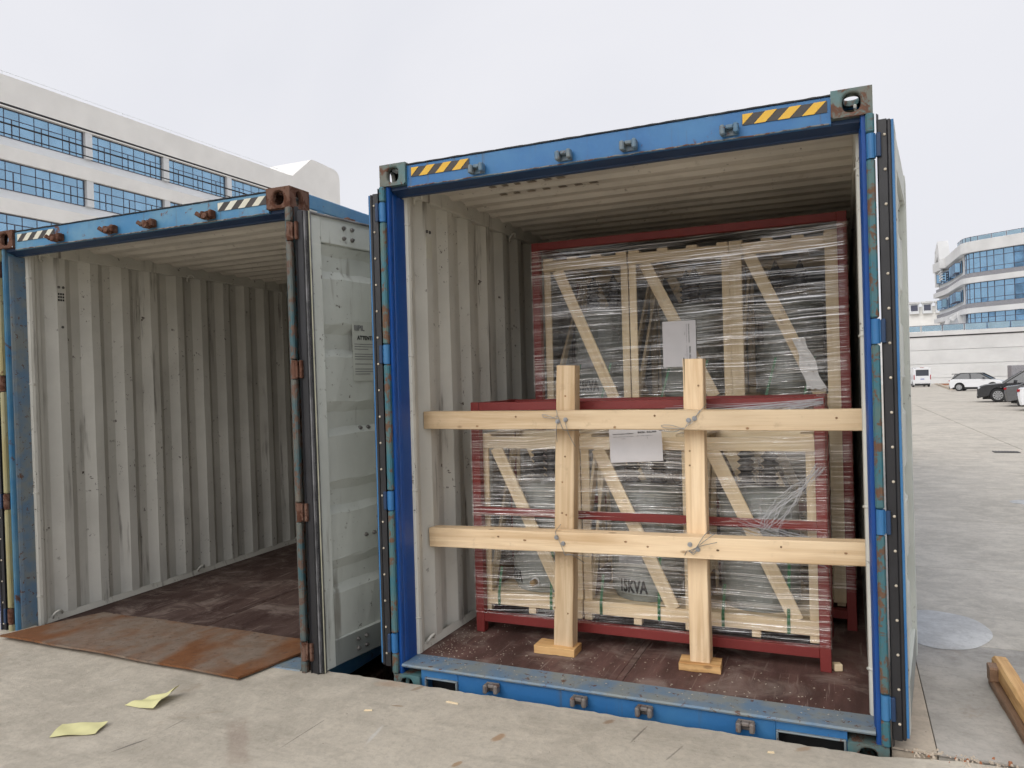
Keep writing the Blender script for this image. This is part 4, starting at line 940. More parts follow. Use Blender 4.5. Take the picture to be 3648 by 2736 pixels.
bk2 = board('floor_block', (1.470, .475, .1925), (1.682, .490, .1925), .120, .043, (0, 0, 1), 'pine_warm', None, label='short wood block under the right upright timber', category='block', c=.003, warp=.001, rough_end=.004)
for p in ((.867, .3485, 1.473), (.913, .3485, 1.482)): bolt(p, bmA)
for p in ((1.573, .3485, 1.476), (1.603, .3485, 1.485)): bolt(p, bmA)
for p in ((.842, .3485, .841), (.880, .3485, .810), (1.563, .3485, .846), (1.602, .3485, .824)): bolt(p, bmB)
m = MB(); m.prism([(1.538, 1.62), (1.5395, 1.70), (1.541, 1.795), (1.536, 1.795)], .4452, .4456, 'y'); m.build('split', 'ink', up2, up2.matrix_basis.inverted())
M['knot'] = plain('wood_knot', (.30, .17, .085), .7, 0, .3)
def knot(p, parent, r=.006, sx=1.0):
    m = MB(); n = 10; vs = [(p[0], p[1] - .0006, p[2])] + [(p[0] + r * sx * math.cos(6.2832 * i / n) * (1 + .2 * math.sin(i * 2.1)), p[1], p[2] + r * math.sin(6.2832 * i / n)) for i in range(n)]
    m.add(vs, [(0, 1 + i, 1 + (i + 1) % n) for i in range(n)]); m.build('knot', 'knot', parent, parent.matrix_basis.inverted())
for x, z in ((.881, 1.608), (.869, 1.272), (.849, 1.13), (.843, .958), (.867, .948), (.783, .425), (.86, .399)): knot((x, .4438, z), up1, .0055)
for x, z in ((1.609, 1.649), (1.554, 1.236), (1.556, 1.311)): knot((x, .4438, z), up2, .005)
for x, z, k_ in ((.379, 1.448, 1.6), (1.186, 1.441, 1.4), (1.858, 1.435, 1.5), (2.262, 1.483, 1), (1.40, 1.50, 1), (.62, 1.50, 1)): knot((x, .3468, z), bmA, .0055, k_)
for x, z, k_ in ((.492, .826, 1.3), (.653, .815, 2), (1.228, .84, 1.6), (1.345, .821, 1.3), (1.70, .825, 1.5), (2.287, .848, 1.5), (2.0, .86, 1)): knot((x, .3468, z), bmB, .005, k_)
def wire(label, paths, r=.0016):
    b = MB()
    for p in paths:
        pts = [Vector(v) for v in p]; out = []
        for i in range(len(pts) - 1):
            p0 = pts[max(i - 1, 0)]; p1, p2 = pts[i], pts[i + 1]; p3 = pts[min(i + 2, len(pts) - 1)]
            for k_ in range(6):
                f = k_ / 6; out.append(.5 * ((2 * p1) + (p2 - p0) * f + (2 * p0 - 5 * p1 + 4 * p2 - p3) * f * f + (3 * p1 - p0 - 3 * p2 + p3) * f ** 3))
        out.append(pts[-1]); b.tube(out, r, 5)
    tag(b.build('tie_wire', 'wire', smooth=True), label, 'wire')
wire('wire tie with a loop on the upper left timber crossing', [[(.862, .346, 1.535), (.868, .340, 1.51), (.862, .336, 1.49), (.82, .334, 1.505), (.785, .338, 1.512), (.79, .338, 1.498), (.84, .334, 1.492), (.872, .338, 1.50), (.895, .342, 1.44), (.91, .35, 1.425), (.97, .42, 1.42)], [(.870, .335, 1.473), (.862, .338, 1.42), (.857, .36, 1.36)], [(.913, .335, 1.48), (.93, .34, 1.41), (.957, .37, 1.335)]])
wire('wire tie with a long loop on the upper right crossing', [[(1.66, .40, 1.56), (1.64, .345, 1.53), (1.60, .338, 1.485), (1.57, .335, 1.46), (1.55, .332, 1.435), (1.49, .33, 1.452), (1.44, .335, 1.452), (1.45, .335, 1.44), (1.52, .332, 1.435), (1.555, .334, 1.43)], [(1.55, .333, 1.44), (1.50, .34, 1.418), (1.42, .35, 1.425)], [(1.63, .345, 1.525), (1.595, .337, 1.47), (1.56, .334, 1.445)]])
wire('twisted wire tie on the lower left timber crossing', [[(.835, .44, .895), (.838, .345, .87), (.855, .336, .84), (.872, .336, .80), (.885, .34, .765), (.89, .35, .745), (.91, .35, .755), (.95, .36, .735), (.98, .40, .70)], [(.885, .338, .76), (.90, .345, .75), (.94, .35, .752), (1.02, .37, .742)]])
wire('frayed wire tie on the lower right timber crossing', [[(1.575, .337, .815), (1.60, .334, .84), (1.635, .337, .895), (1.66, .36, .92)], [(1.57, .337, .81), (1.60, .333, .838), (1.65, .335, .88), (1.69, .345, .91)], [(1.56, .337, .815), (1.62, .331, .845), (1.70, .33, .868)], [(1.60, .336, .82), (1.575, .334, .808), (1.55, .338, .815), (1.535, .345, .79)], [(1.56, .337, .82), (1.58, .334, .80), (1.595, .336, .815)]])

# printed sheets
def printed(name, label, M4, w, h, lines, curl=.006):
    t = thing(name, label, 'paper'); t.matrix_basis = M4; n = 16; rows = []
    for j in range(n + 1):
        rows.append([(w * i / n, h * j / n, curl * (math.sin(j / n * 9 + i / n * 1.2) * .5 + math.sin(j / n * 4 + 1)) ) for i in range(n + 1)])
    m = MB(); m.grid(rows); m.grid([[(x, y, z - .0006) for x, y, z in r_] for r_ in rows]); m.build('sheet', 'paper', t, smooth=True)
    for txt, size, x, y, ink, bold in lines:
        me = text_mesh(txt, size, ink, extrude=.0001, bold=bold)
        for v in me.vertices:
            X, Y = x + v.co.x, y + v.co.y; v.co.x, v.co.y = X, Y
            v.co.z += .0012 + curl * (math.sin(Y / h * 9 + X / w * 1.2) * .5 + math.sin(Y / h * 4 + 1))
        link('lettering', me, t)
LN = lambda w, h: [('Nombre de la empresa de Distribuidora:', .0072, .022, h - .045, 'ink', .0002), ('ENOSA - SULLANA', .0125, .165, h - .043, 'ink', .0004),
    ('Potencia nominal de los transformadores Monofasicos:', .0054, .022, h - .060, 'ink_grey', 0), ('1 UN   TR. MON. 13.2/0.46-0.23 kV', .0062, .155, h - .060, 'ink_grey', 0), ('Cantidad:', .0055, .07, h - .071, 'ink_grey', 0), ('3', .009, .215, h - .073, 'ink', 0)]
printed('paper_sheet', 'white printed sheet hanging on the low rack below the upper timber', Matrix.Translation((1.088, .598, 1.225)) @ Matrix.Rotation(R(3.2), 4, 'Y').inverted() @ Matrix.Rotation(R(90), 4, 'X'), .297, .20, LN(.297, .20))
printed('paper_sheet', 'white printed sheet turned sideways on the tall rack', Matrix.Translation((1.235, 1.336, 2.052)) @ Matrix.Rotation(R(90), 4, 'X') @ Matrix.Rotation(R(-90), 4, 'Z'), .292, .21, LN(.292, .21), .003)
sheet_bag = MB(); q = random.Random(4); rows = []
for j in range(12):
    rows.append([(2.02 + (.11 - .004 * j) * i / 8 + (11 - j) * .006 + .008 * math.sin(i + j), 1.385 + .006 * math.sin(i * 1.7 + j), 1.60 + j * .028 + .004 * math.sin(i * 2)) for i in range(9)])
sheet_bag.grid(rows); tag(sheet_bag.build('plastic_sheet', 'foam', smooth=True), 'crumpled white sheet under the film in the high right crate', 'plastic sheet')

# ------------------------------------------------------------------ office block on the left, with strip windows
XF = -55.85
lb = thing('office_building', 'white office building with blue strip windows behind the empty container', 'building', (XF, 50, -.3))
def LB(nm, m, mats, parent=lb, **k): return m.build(nm, mats, parent, Matrix.Translation((-XF, -50, .3)), **k)
m = MB(); m.box(XF - 14, XF - .36, 24, 76.3, -.3, 25.9); LB('wall', m, 'plaster')
m = MB(); m.prism([(24, 23.66), (66.6, 23.66), (66.6, -.2), (76.4, -.2), (76.4, 27.6), (76.25, 28.25), (75.9, 28.6), (75.2, 28.78), (71.2, 28.95), (70.8, 28.85), (67.4, 26.15), (66.8, 26.1), (24, 26.1)], XF - 6, XF, 'x'); LB('parapet', m, 'plaster')
rows_z = [(21.46, 23.66), (17.42, 19.62), (13.38, 15.56), (9.34, 11.52)]
for k, (za, zb_) in enumerate(rows_z):
    lowz = rows_z[k + 1][1] if k + 1 < len(rows_z) else 6.0
    m = MB(); m.box(XF - .36, XF, 24, 66.6, lowz, za - .75); LB('band', m, 'plaster')
    m = MB(); m.prism([(XF, za - .75), (XF - .36, za), (XF - .36, za - .75)], 24, 66.6, 'y'); LB('sloped_sill', m, 'plaster_cool')
pane_cache = {}
def pane(parent, y0, y1, z0, z1, base):
    key = (round(y1 - y0, 2), round(z1 - z0, 2))
    if key not in pane_cache: pane_cache[key] = MB().box(0, .02, 0, key[0], 0, key[1]).mesh('pane', 'glass_blue')
    link('pane', pane_cache[key], parent, Matrix.Translation((XF - .34 - base[0], y0 - base[1], z0 - base[2])))
offs = [0, .70, 1.89, 3.08, 4.27, 5.46, 6.65, 7.30]
for r_, (za, zb_) in enumerate(rows_z[:3]):
    for bay in range(-1, 3 - (1 if r_ > 1 else 0)):
        ys_ = 41.80 + 8.02 * bay
        if r_ > 1 and bay > 0: continue
        base = (XF - .30, ys_, za)
        fr = MB(); Fx = lambda y0, y1, z0, z1: fr.box(-.06, .0, y0, y1, z0, z1)
        h = zb_ - za; zt = h * .66
        Fx(0, 7.3, h - .09, h); Fx(0, 7.3, 0, .05); Fx(0, 7.3, zt - .028, zt + .028); Fx(0, .06, .05, h - .09); Fx(7.22, 7.3, .05, h - .09)
        for i in range(1, 7): Fx(offs[i] - .028, offs[i] + .028, .05, h - .09)
        for i in (1, 3, 5): mid = (offs[i] + offs[i + 1]) / 2; Fx(mid - .028, mid + .028, .05, zt - .028)
        w = link('window', fr.mesh('window', 'frame_dark'), lb, Matrix.Translation((base[0] - XF, base[1] - 50, base[2] + .3)))
        for i in range(7):
            a, bb = ys_ + offs[i], ys_ + offs[i + 1]
            pane(w, a + .04, bb - .04, za + zt + .04, zb_ - .10, base)
            if i in (1, 3, 5):
                mid = (a + bb) / 2; pane(w, a + .04, mid - .055, za + .055, za + zt - .04, base); pane(w, mid + .055, bb - .04, za + .055, za + zt - .04, base)
            else: pane(w, a + .04, bb - .04, za + .055, za + zt - .04, base)
    for bay in range(-1, 4):
        y = 41.80 + 8.02 * bay - .68; m = MB(); m.box(XF - .36, XF - .05, y, y + .64, za, zb_); LB('column', m, 'plaster_cool')
m = MB(); m.tube([(XF - .5, 24 + i * 5.3, 26.55 + .03 * (i % 2)) for i in range(9)], .02, 4)
for i in range(9): m.cyl((XF - .5, 24 + i * 5.3, 26.0), (XF - .5, 24 + i * 5.3, 26.56), .02, 5)
LB('roof_rail', m, 'plaster_cool')
for i, (x, z, sag, r_, lab) in enumerate(((-22, 11.0, .1, .035, 'uppermost'), (-22.2, 10.62, .5, .030, 'second'), (-22, 9.95, -.2, .022, 'third'), (-21.8, 8.35, -.3, .020, 'lowest'))):
    m = MB(); m.tube([(x, -30 + j * 6, z + sag * (((j - 8) / 10) ** 2 - .4)) for j in range(22)], r_, 5)
    tag(m.build('overhead_cable', 'cable'), '%s black overhead cable in front of the office building' % lab, 'cable', 'overhead cables')

# red soil mound, bricks and foam at the far left
rows = []; q = random.Random(31)
for j in range(15):
    rows.append([(-9.5 + i * .45, .2 + j * .6, .04 + 1.15 * math.exp(-((i - 6) / 4.2) ** 2 - ((j - 7) / 5.) ** 2) * (1 + .25 * q.uniform(-1, 1))) for i in range(14)])
m = MB(); m.grid(rows); tag(m.build('soil_mound', 'soil'), 'heap of red soil beside the empty container', 'soil', kind=None)
b = MB(); b.box(-4.05, -3.75, .15, .5, .055, .30, .02); tag(b.build('foam_box', 'foam'), 'white foam block at the left edge beside the container', 'foam block')
b = MB(); b.box(-9, -3.5, 14.8, 15.0, -.05, 2.6); b.box(-9, -3.5, 14.75, 15.05, 2.6, 2.7); tag(b.build('boundary_wall', 'wall_white'), 'white boundary wall behind the soil heap', 'wall')

# ------------------------------------------------------------------ curved office building and podium on the right
rb = thing('curved_building', 'white curved office building with blue glass above the car park', 'building', (23.7, 156, 8.0))
RB = Matrix.Translation((-23.7, -156, -8.0))
plan = [(42.0, 142.6), (36.0, 147.1), (30.5, 151.1), (26.5, 154.0), (24.6, 155.4), (23.7, 156.15), (23.1, 156.95), (22.8, 157.9), (22.72, 159.0), (22.6, 163.0), (22.2, 176.0), (20.8, 185.5)]
def offset(pl, d):
    out = []
    for i, p in enumerate(pl):
        a = Vector(pl[max(i - 1, 0)]); c = Vector(pl[min(i + 1, len(pl) - 1)]); t = (c - a).normalized(); n = Vector((-t.y, t.x)); n = n if n.dot(Vector((18, 140)) - Vector(p)) > 0 else -n
        out.append(tuple(Vector(p) + n * d))
    return out
def strip(pl, din, dout, z0, z1):
    A, B_ = offset(pl, dout), offset(pl, din); m = MB(); n = len(pl)
    poly_o = [(x, y, z) for z in (z0, z1) for x, y in A]; poly_i = [(x, y, z) for z in (z0, z1) for x, y in B_]
    vs = poly_o + poly_i
    for i in range(n - 1):
        m.add([vs[i], vs[i + 1], vs[n + i + 1], vs[n + i]], [(0, 1, 2, 3)]); m.add([vs[2 * n + i], vs[2 * n + i + 1], vs[3 * n + i + 1], vs[3 * n + i]], [(0, 1, 2, 3)])
        m.add([vs[i], vs[i + 1], vs[2 * n + i + 1], vs[2 * n + i]], [(0, 1, 2, 3)]); m.add([vs[n + i], vs[n + i + 1], vs[3 * n + i + 1], vs[3 * n + i]], [(0, 1, 2, 3)])
    for e in (0, n - 1): m.add([vs[e], vs[n + e], vs[3 * n + e], vs[2 * n + e]], [(0, 1, 2, 3)])
    return m
fl = [(8.4, 11.54), (13.35, 16.98), (18.8, 22.47)]
core = offset(plan, -.25) + [(60, 190), (60, 150)]
m = MB(); m.prism(core, 7.6, 24.2, 'z'); m.build('wall', 'plaster_cool', rb, RB)
for z0, z1, d in ((11.54, 12.47, .9), (16.98, 17.97, .9), (22.47, 24.4, .9)): strip(plan, -.3, d, z0, z1).build('white_band', 'wall_white', rb, RB)
front = plan[:9]
for z0, z1 in ((12.47, 13.35), (17.97, 18.8)): strip(plan, -.3, .35, z0, z1).build('grey_band', 'band_grey', rb, RB)
gl = [Vector(p) for p in offset(front, .02)]
segs = []; acc = 0
pts = []
for i in range(len(gl) - 1):
    n = max(1, round((gl[i + 1] - gl[i]).length / 1.5))
    for k in range(n): pts.append(gl[i].lerp(gl[i + 1], k / n))
pts.append(gl[-1]); q = random.Random(17)
for f, (z0, z1) in enumerate(fl):
    fr = MB()
    for p in pts: fr.box(p.x - .05, p.x + .05, p.y - .07, p.y + .03, z0, z1)
    h = z1 - z0; zz = (z0 + .02, z0 + h * .22, z0 + h * .72, z1 - .02)
    for i in range(len(pts) - 1):
        a, c = pts[i], pts[i + 1]; nrm = Vector((c.y - a.y, -(c.x - a.x), 0)).normalized(); nrm = nrm if nrm.dot(Vector((18, 140, 0)) - Vector((a.x, a.y, 0))) > 0 else -nrm
        for z in zz: fr.add([(p.x + nrm.x * o_, p.y + nrm.y * o_, z + dz) for o_ in (0, .06) for dz in (-.04, .04) for p in (a, c)], [(0, 1, 3, 2), (4, 5, 7, 6), (0, 1, 5, 4), (2, 3, 7, 6)])
    w = fr.build('window', 'frame_dark', rb, RB)
    for i in range(len(pts) - 1):
        a, c = pts[i], pts[i + 1]
        for k in range(3):
            mt = 'glass_deep' if (f == 0 and i < 11) or (i in (9, 10) and q.random() < .8) or q.random() < .06 else 'glass_blue'
            mm = MB(); mm.add([(a.x, a.y, zz[k] + .03), (c.x, c.y, zz[k] + .03), (c.x, c.y, zz[k + 1] - .03), (a.x, a.y, zz[k + 1] - .03)], [(0, 1, 2, 3)]); mm.build('pane', mt, w)
            if f > 0 and k == 1 and i in (4, 5, 8, 9) and i < 7:
                pass
# side elevation: dark strips and open casements
side = plan[9:]
for z0, z1 in fl[1:]:
    strip(side, -.1, .05, z0 + .9, z1 - .5).build('side_window', 'glass_deep', rb, RB)
    for k, f in enumerate((.03, .11, .2, .3, .42, .55, .7, .85)):
        p = Vector(side[0]).lerp(Vector(side[1]), f * 1.0) if f < .6 else Vector(side[1]).lerp(Vector(side[2]), (f - .6) / .4)
        cs = MB(); cs.box(0, 1.05, -.04, .04, 0, 1.9); w = cs.build('casement', 'frame_dark', rb, RB @ Matrix.Translation((p.x - 1.1, p.y, z0 + 1.0)) @ Matrix.Rotation(R(-22 - 5 * (k % 3)), 4, 'Z'))
        MB().box(.1, .95, -.055, -.042, .1, 1.8).build('pane', 'glass_blue', w)
# raised gable frame with louvres at the far left
m = MB(); m.prism([(176, 24.3), (179.3, 28.4), (184.5, 26.8), (185.8, 24.2), (185.8, 19.4), (184.6, 19.4), (184.6, 24.0), (179.6, 25.6), (177.2, 22.4), (176, 22.4)], 20.3, 22.3, 'x'); m.build('gable_frame', 'wall_white', rb, RB)
for i in range(8): MB().box(20.7, 21.0, 177.5, 184.6, 20.2 + i * .55, 20.45 + i * .55).build('louvre', 'plaster_cool', rb, RB)
m = MB(); m.prism([(22.2, 8.0), (23.0, 8.0), (22.1, 12.0), (21.2, 12.0)], 160.2, 161.2, 'y'); m.build('slanted_column', 'wall_white', rb, RB)
m = MB(); m.prism([(19.3, 8.0), (20.0, 8.0), (20.9, 11.2), (20.2, 11.2)], 166, 167, 'y'); m.prism([(20.2, 11.2), (22.2, 12.6), (22.2, 12.0), (20.9, 10.6)], 162, 163, 'y'); m.build('slanted_column', 'wall_white', rb, RB)
def railing(nm, pl, z0, h, step, parent, mtx):
    g = [Vector(p) for p in pl]; n = 0; last = None; top = MB()
    for i in range(len(g) - 1):
        k = max(1, round((g[i + 1] - g[i]).length / step))
        for j in range(k):
            a, c = g[i].lerp(g[i + 1], j / k), g[i].lerp(g[i + 1], (j + 1) / k)
            MB().box(a.x - .05, a.x + .05, a.y - .05, a.y + .05, z0, z0 + h).build('railing_post', 'frame_dark', parent, mtx)
            d = (c - a); e = a + d * .04; f = c - d * .04
            mm = MB(); mm.add([(e.x, e.y, z0 + .08), (f.x, f.y, z0 + .08), (f.x, f.y, z0 + h - .06), (e.x, e.y, z0 + h - .06)], [(0, 1, 2, 3)]); mm.build('railing_pane', 'glass_rail', parent, mtx)
    top.tube([(p.x, p.y, z0 + h) for p in g], .045, 5); top.build('handrail', 'frame_dark', parent, mtx)
railing('roof_railing', offset(plan[1:10], .6), 24.4, .85, 2.4, rb, RB)
pd = thing('podium_wall', 'long white podium wall with glass railing behind the parked cars', 'wall', (20, 145.4, -.9)); PD = Matrix.Translation((-20, -145.4, .9))
pa, pb = Vector((-10, 153.1)), Vector((90, 127.6)); pdir = (pb - pa).normalized(); pn_ = Vector((pdir.y, -pdir.x))
def pbox(s0, s1, d0, d1, z0, z1):
    vs = [];
    for z in (z0, z1):
        for s_, d in ((s0, d0), (s1, d0), (s1, d1), (s0, d1)): p = pa + pdir * s_ + pn_ * d; vs.append((p.x, p.y, z))
    return MB().add(vs, [(0, 1, 2, 3), (4, 5, 6, 7), (0, 1, 5, 4), (1, 2, 6, 5), (2, 3, 7, 6), (3, 0, 4, 7)])
LP = (pb - pa).length
pbox(0, LP, -30, -.3, -1.2, 7.5).build('backing', 'plaster_cool', pd, PD)
for z0, z1 in ((-1.0, .12), (.17, 2.52), (2.57, 4.92), (4.97, 7.22)):
    pbox(0, LP, -.32, 0, z0, z1).build('panel', 'wall_white', pd, PD)
pbox(0, LP, -.32, .10, 7.22, 7.42).build('black_line', 'black', pd, PD)  # projecting black line below the coping
pbox(0, LP, -.4, .22, 7.42, 8.15).build('coping', 'wall_white', pd, PD)
railing('podium_railing', [pa + pdir * 12, pa + pdir * 48], 8.15, 1.1, 3.3, pd, PD)
ap = thing('apartment_block', 'small pale apartment block with balconies beyond the podium', 'building', (26, 238, -1))
m = MB(); m.box(-7.5, 6, 0, 14, 0, 20.2); m.build('wall', 'plaster', ap)
for i in range(4):
    m = MB(); m.box(-7.2 + i * 3.2, -4.9 + i * 3.2, -1.1, 0, 18.2, 21.0); m.build('balcony', 'plaster_cool', ap)
    MB().box(-6.9 + i * 3.2, -5.2 + i * 3.2, -1.16, -1.1, 19.0, 20.6).build('window', 'frame_dark', ap)
    MB().box(-7.5 + i * 3.2, -4.6 + i * 3.2, -1.6, .5, 21.0, 21.5).build('roof', 'wall_white', ap)

# ------------------------------------------------------------------ parked vehicles
def wheel(parent, x, y, r, side, w=.2):
    m = MB(); m.lathe([(r * .62, 0), (r * .9, -.005), (r, .03), (r, w - .03), (r * .9, w + .005), (r * .62, w)], (0, 0, 0), 20, axis='y'); o = m.build('wheel', 'tyre', parent, Matrix.Translation((x, y - (w if side > 0 else 0), r)))
    yy = w + .002 if side > 0 else -.002; m = MB()
    m.lathe([(r * .15, yy), (r * .2, yy)], (0, 0, 0), 10, axis='y')
    for k in range(10):
        a = 6.2832 * k / 10; c, s_ = math.cos(a), math.sin(a); m.add([(c * r * .1 - s_ * .02, yy, s_ * r * .1 + c * .02), (c * r * .1 + s_ * .02, yy, s_ * r * .1 - c * .02), (c * r * .6 + s_ * .035, yy, s_ * r * .6 - c * .035), (c * r * .6 - s_ * .035, yy, s_ * r * .6 + c * .035)], [(0, 1, 2, 3)])
    for k in range(24):
        a0, a1 = 6.2832 * k / 24, 6.2832 * (k + 1) / 24; m.add([(math.cos(a) * r * f, yy, math.sin(a) * r * f) for a in (a0, a1) for f in (.56, .64)], [(0, 1, 3, 2)])
    m.build('rim', 'rim', o)
    m = MB(); m.lathe([(r * .02, yy * .9), (r * .62, yy * .9)], (0, 0, 0), 16, axis='y'); m.build('brake_disc', 'car_trim', o)
def car(label, cat, loc, yaw, paint, L, W, top, cabin, wx, r, zb=.24, roof='car', group=None, name='parked_car', lights=None, van=False, belt=None):
    """x forward from the rear end 0..L; top: rear-to-front outline of the body; cabin: outline of the glasshouse"""
    t = thing(name, label, cat, loc, (0, 0, yaw), group)
    bot = [(L - .08, zb)]
    for x in sorted(wx, reverse=True):
        R_ = r * 1.22
        bot += [(x + R_ * math.cos(a), r + R_ * math.sin(a)) for a in [math.pi * (k / 8) for k in range(9)] if r + R_ * math.sin(a) > zb]
    bot += [(.08, zb)]
    poly = list(top) + bot; cx, cz = L / 2, .6; m = MB(); n = len(poly); rings = []
    for y, k in ((-W / 2, .965), (-W / 2 + .10, 1.0), (W / 2 - .10, 1.0), (W / 2, .965)):
        rings.append([(cx + (x - cx) * (k if True else 1), y, cz + (z - cz) * (.97 if k < 1 else 1)) for x, z in poly])
    vs = [p for rg in rings for p in rg]
    fs = [(j * n + i, j * n + (i + 1) % n, (j + 1) * n + (i + 1) % n, (j + 1) * n + i) for j in range(3) for i in range(n)] + [tuple(range(n)), tuple(range(3 * n, 4 * n))]
    m.add(vs, fs); body = m.build('body', paint, t)
    # inner block that closes the wheel wells
    MB().box(.25, L - .25, -W / 2 + .25, W / 2 - .25, .16, .75).build('underbody', 'car_trim', t)
    zc0 = min(z for _, z in cabin); zc1 = max(z for _, z in cabin); m = MB(); n = len(cabin); rings = []
    for sgn in (-1, 1):
        for inset in ((1, 0) if sgn < 0 else (0, 1)):
            rings.append([(x, sgn * (W / 2 - .07 - (.20 if not van else .08) * ((z - zc0) / (zc1 - zc0)) - (0 if inset else .06)), z + (0 if inset else .015 * (z > zc0 + .1))) for x, z in cabin])
    vs = [p for rg in rings for p in rg]
    m.add(vs, [(j * n + i, j * n + (i + 1) % n, (j + 1) * n + (i + 1) % n, (j + 1) * n + i) for j in range(3) for i in range(n)] + [tuple(range(n)), tuple(range(3 * n, 4 * n))]); m.build('glasshouse', 'car_glass', t)
    # roof skin and pillars
    xs_ = [x for x, z in cabin if z > zc1 - .12]; x0, x1 = min(xs_), max(xs_); wt = W / 2 - .07 - (.20 if not van else .08)
    m = MB(); m.box(x0 - .02, x1 + .02, -wt - .01, wt + .01, zc1 - .02, zc1 + .035, .02); m.build('roof', paint if roof == 'car' else roof, t)
    pm = paint if roof == 'car' else roof
    fr_, rr_ = max(cabin, key=lambda p: p[0]), min(cabin, key=lambda p: p[0])
    for sgn in (-1, 1):
        yb_, yt = sgn * (W / 2 - .055), sgn * (wt + .01)
        for (xa, za_), (xb_, zb2) in (((fr_[0], zc0), (x1, zc1)), ((rr_[0], zc0), (x0, zc1)), (((fr_[0] + rr_[0]) / 2 - .05, zc0), ((fr_[0] + rr_[0]) / 2 - .12, zc1))):
            m = MB(); m.tube([(xa, yb_, za_), (xb_, yt, zb2)], .045, 6); m.build('pillar', pm, t)
        m = MB(); m.box(fr_[0] - .62, fr_[0] - .46, sgn * (W / 2 - .02), sgn * (W / 2 + .16), zc0 + .02, zc0 + .17, .03); m.build('mirror', pm if roof != 'car' else paint, t)
        for x in wx: wheel(t, x, sgn * (W / 2 - .01), r, sgn)
        m = MB(); m.box(wx[0] + r * 1.3, wx[1] - r * 1.3, sgn * (W / 2 - .03), sgn * (W / 2 + .004), zb - .06, zb + .05, .01); m.build('side_skirt', 'car_trim', t)
        for xh in ((fr_[0] + rr_[0]) / 2 + .25, (fr_[0] + rr_[0]) / 2 - .75):
            MB().box(xh, xh + .18, sgn * (W / 2 - .02), sgn * (W / 2 + .012), zc0 - .14, zc0 - .105, .004).build('door_handle', paint, t)
    for nm, mt, boxes in (lights or []):
        for bx in boxes: MB().box(*bx, .012).build(nm, mt, t)
    MB().box(-.015, .12, -W / 2 + .12, W / 2 - .12, zb - .02, zb + .20, .03).build('rear_bumper', 'car_trim', t)
    MB().box(L - .12, L + .01, -W / 2 + .14, W / 2 - .14, zb - .02, zb + .20, .03).build('front_bumper', 'car_trim', t)
    MB().box(-.03, -.012, -.22, .22, .60 if not van else .95, .72 if not van else 1.08).build('number_plate', 'plate_blue', t)
    return t
G = gz
# white SUV seen from its left side, nose to the right
sx, sy = 11.05, 76.75
suv_top = [(.02, .55), (.0, .80), (.06, 1.02), (.30, 1.10), (2.9, 1.07), (3.35, 1.02), (4.0, .90), (4.28, .74), (4.36, .5)]
suv_cab = [(.22, 1.08), (.42, 1.46), (.9, 1.56), (2.0, 1.60), (2.45, 1.55), (3.32, 1.06)]
car('white sport utility car with black roof parked side-on by the podium wall', 'car', (sx, sy, G(sy)), R(-19), 'car_white', 4.36, 1.90, suv_top, suv_cab, (.82, 3.48), .36, roof='car_black', name='parked_car',
    lights=[('tail_light', 'lamp_red', [(-.01, .22, -.93, -.70, .92, .99), (-.01, .22, .70, .93, .92, .99)]), ('headlight', 'lamp_clear', [(4.02, 4.3, -.90, -.68, .76, .84), (4.02, 4.3, .68, .90, .76, .84)]), ('spoiler', 'car_black', [(.18, .60, -.6, .6, 1.52, 1.58)])])
# white van seen from behind
vx, vy = 11.1, 106.6
van_top = [(.0, .6), (.0, 1.25), (.05, 1.30), (4.1, 1.28), (4.9, 1.05), (5.05, .8), (5.05, .5)]
van_cab = [(.03, 1.28), (.10, 2.35), (.4, 2.45), (3.2, 2.45), (3.6, 2.3), (4.3, 1.28)]
car('white van seen from behind near the podium wall', 'van', (vx, vy, G(vy)), R(95), 'car_white', 5.05, 2.0, van_top, van_cab, (1.1, 4.05), .36, van=True, name='parked_van',
    lights=[('tail_light', 'lamp_red', [(-.02, .1, -.98, -.88, .95, 1.55), (-.02, .1, .88, .98, .95, 1.55)]), ('rear_panel', 'car_white', [(-.005, .06, -.96, -.74, 1.28, 2.40), (-.005, .06, .74, .96, 1.28, 2.40), (-.005, .08, -.74, .74, 2.2, 2.46), (-.01, .05, -.74, .74, 1.26, 1.42)]), ('side_panel', 'car_white', [(.1, 2.6, -.99, -.90, 1.27, 2.42), (.1, 2.6, .90, .99, 1.27, 2.42)]), ('brake_light', 'lamp_red', [(-.01, .05, -.25, .25, 2.44, 2.49)])])
car('white car half hidden behind the white van', 'car', (9.7, 116.5, G(116)), R(256), 'car_white', 4.5, 1.85, suv_top, suv_cab, (.85, 3.5), .35,
    lights=[('headlight', 'lamp_clear', [(4.1, 4.4, -.88, -.6, .72, .84), (4.1, 4.4, .6, .88, .72, .84)])])
car('black sport utility car with its nose toward the yard', 'car', (13.35, 44.2, G(44)), R(172), 'car_black', 4.6, 1.9, [(.02, .55), (.0, .8), (.08, 1.02), (.3, 1.08), (3.1, 1.02), (3.5, 1.0), (4.2, .94), (4.46, .86), (4.57, .70), (4.6, .45)], [(.25, 1.05), (.5, 1.48), (1.0, 1.6), (2.1, 1.62), (2.5, 1.56), (3.4, 1.0)], (.85, 3.65), .37, group=None,
    lights=[('headlight', 'lamp_clear', [(4.22, 4.555, -.92, -.56, .72, .82), (4.22, 4.555, .56, .92, .72, .82)]), ('fog_light', 'lamp_clear', [(4.45, 4.6, -.85, -.68, .36, .52), (4.45, 4.6, .68, .85, .36, .52)]), ('grille', 'car_trim', [(4.45, 4.595, -.5, .5, .5, .78)])])
sed_top = [(.03, .45), (.0, .72), (.05, .92), (.65, 1.0), (1.4, 1.0), (3.2, .95), (3.6, .92), (4.3, .80), (4.62, .66), (4.68, .45)]
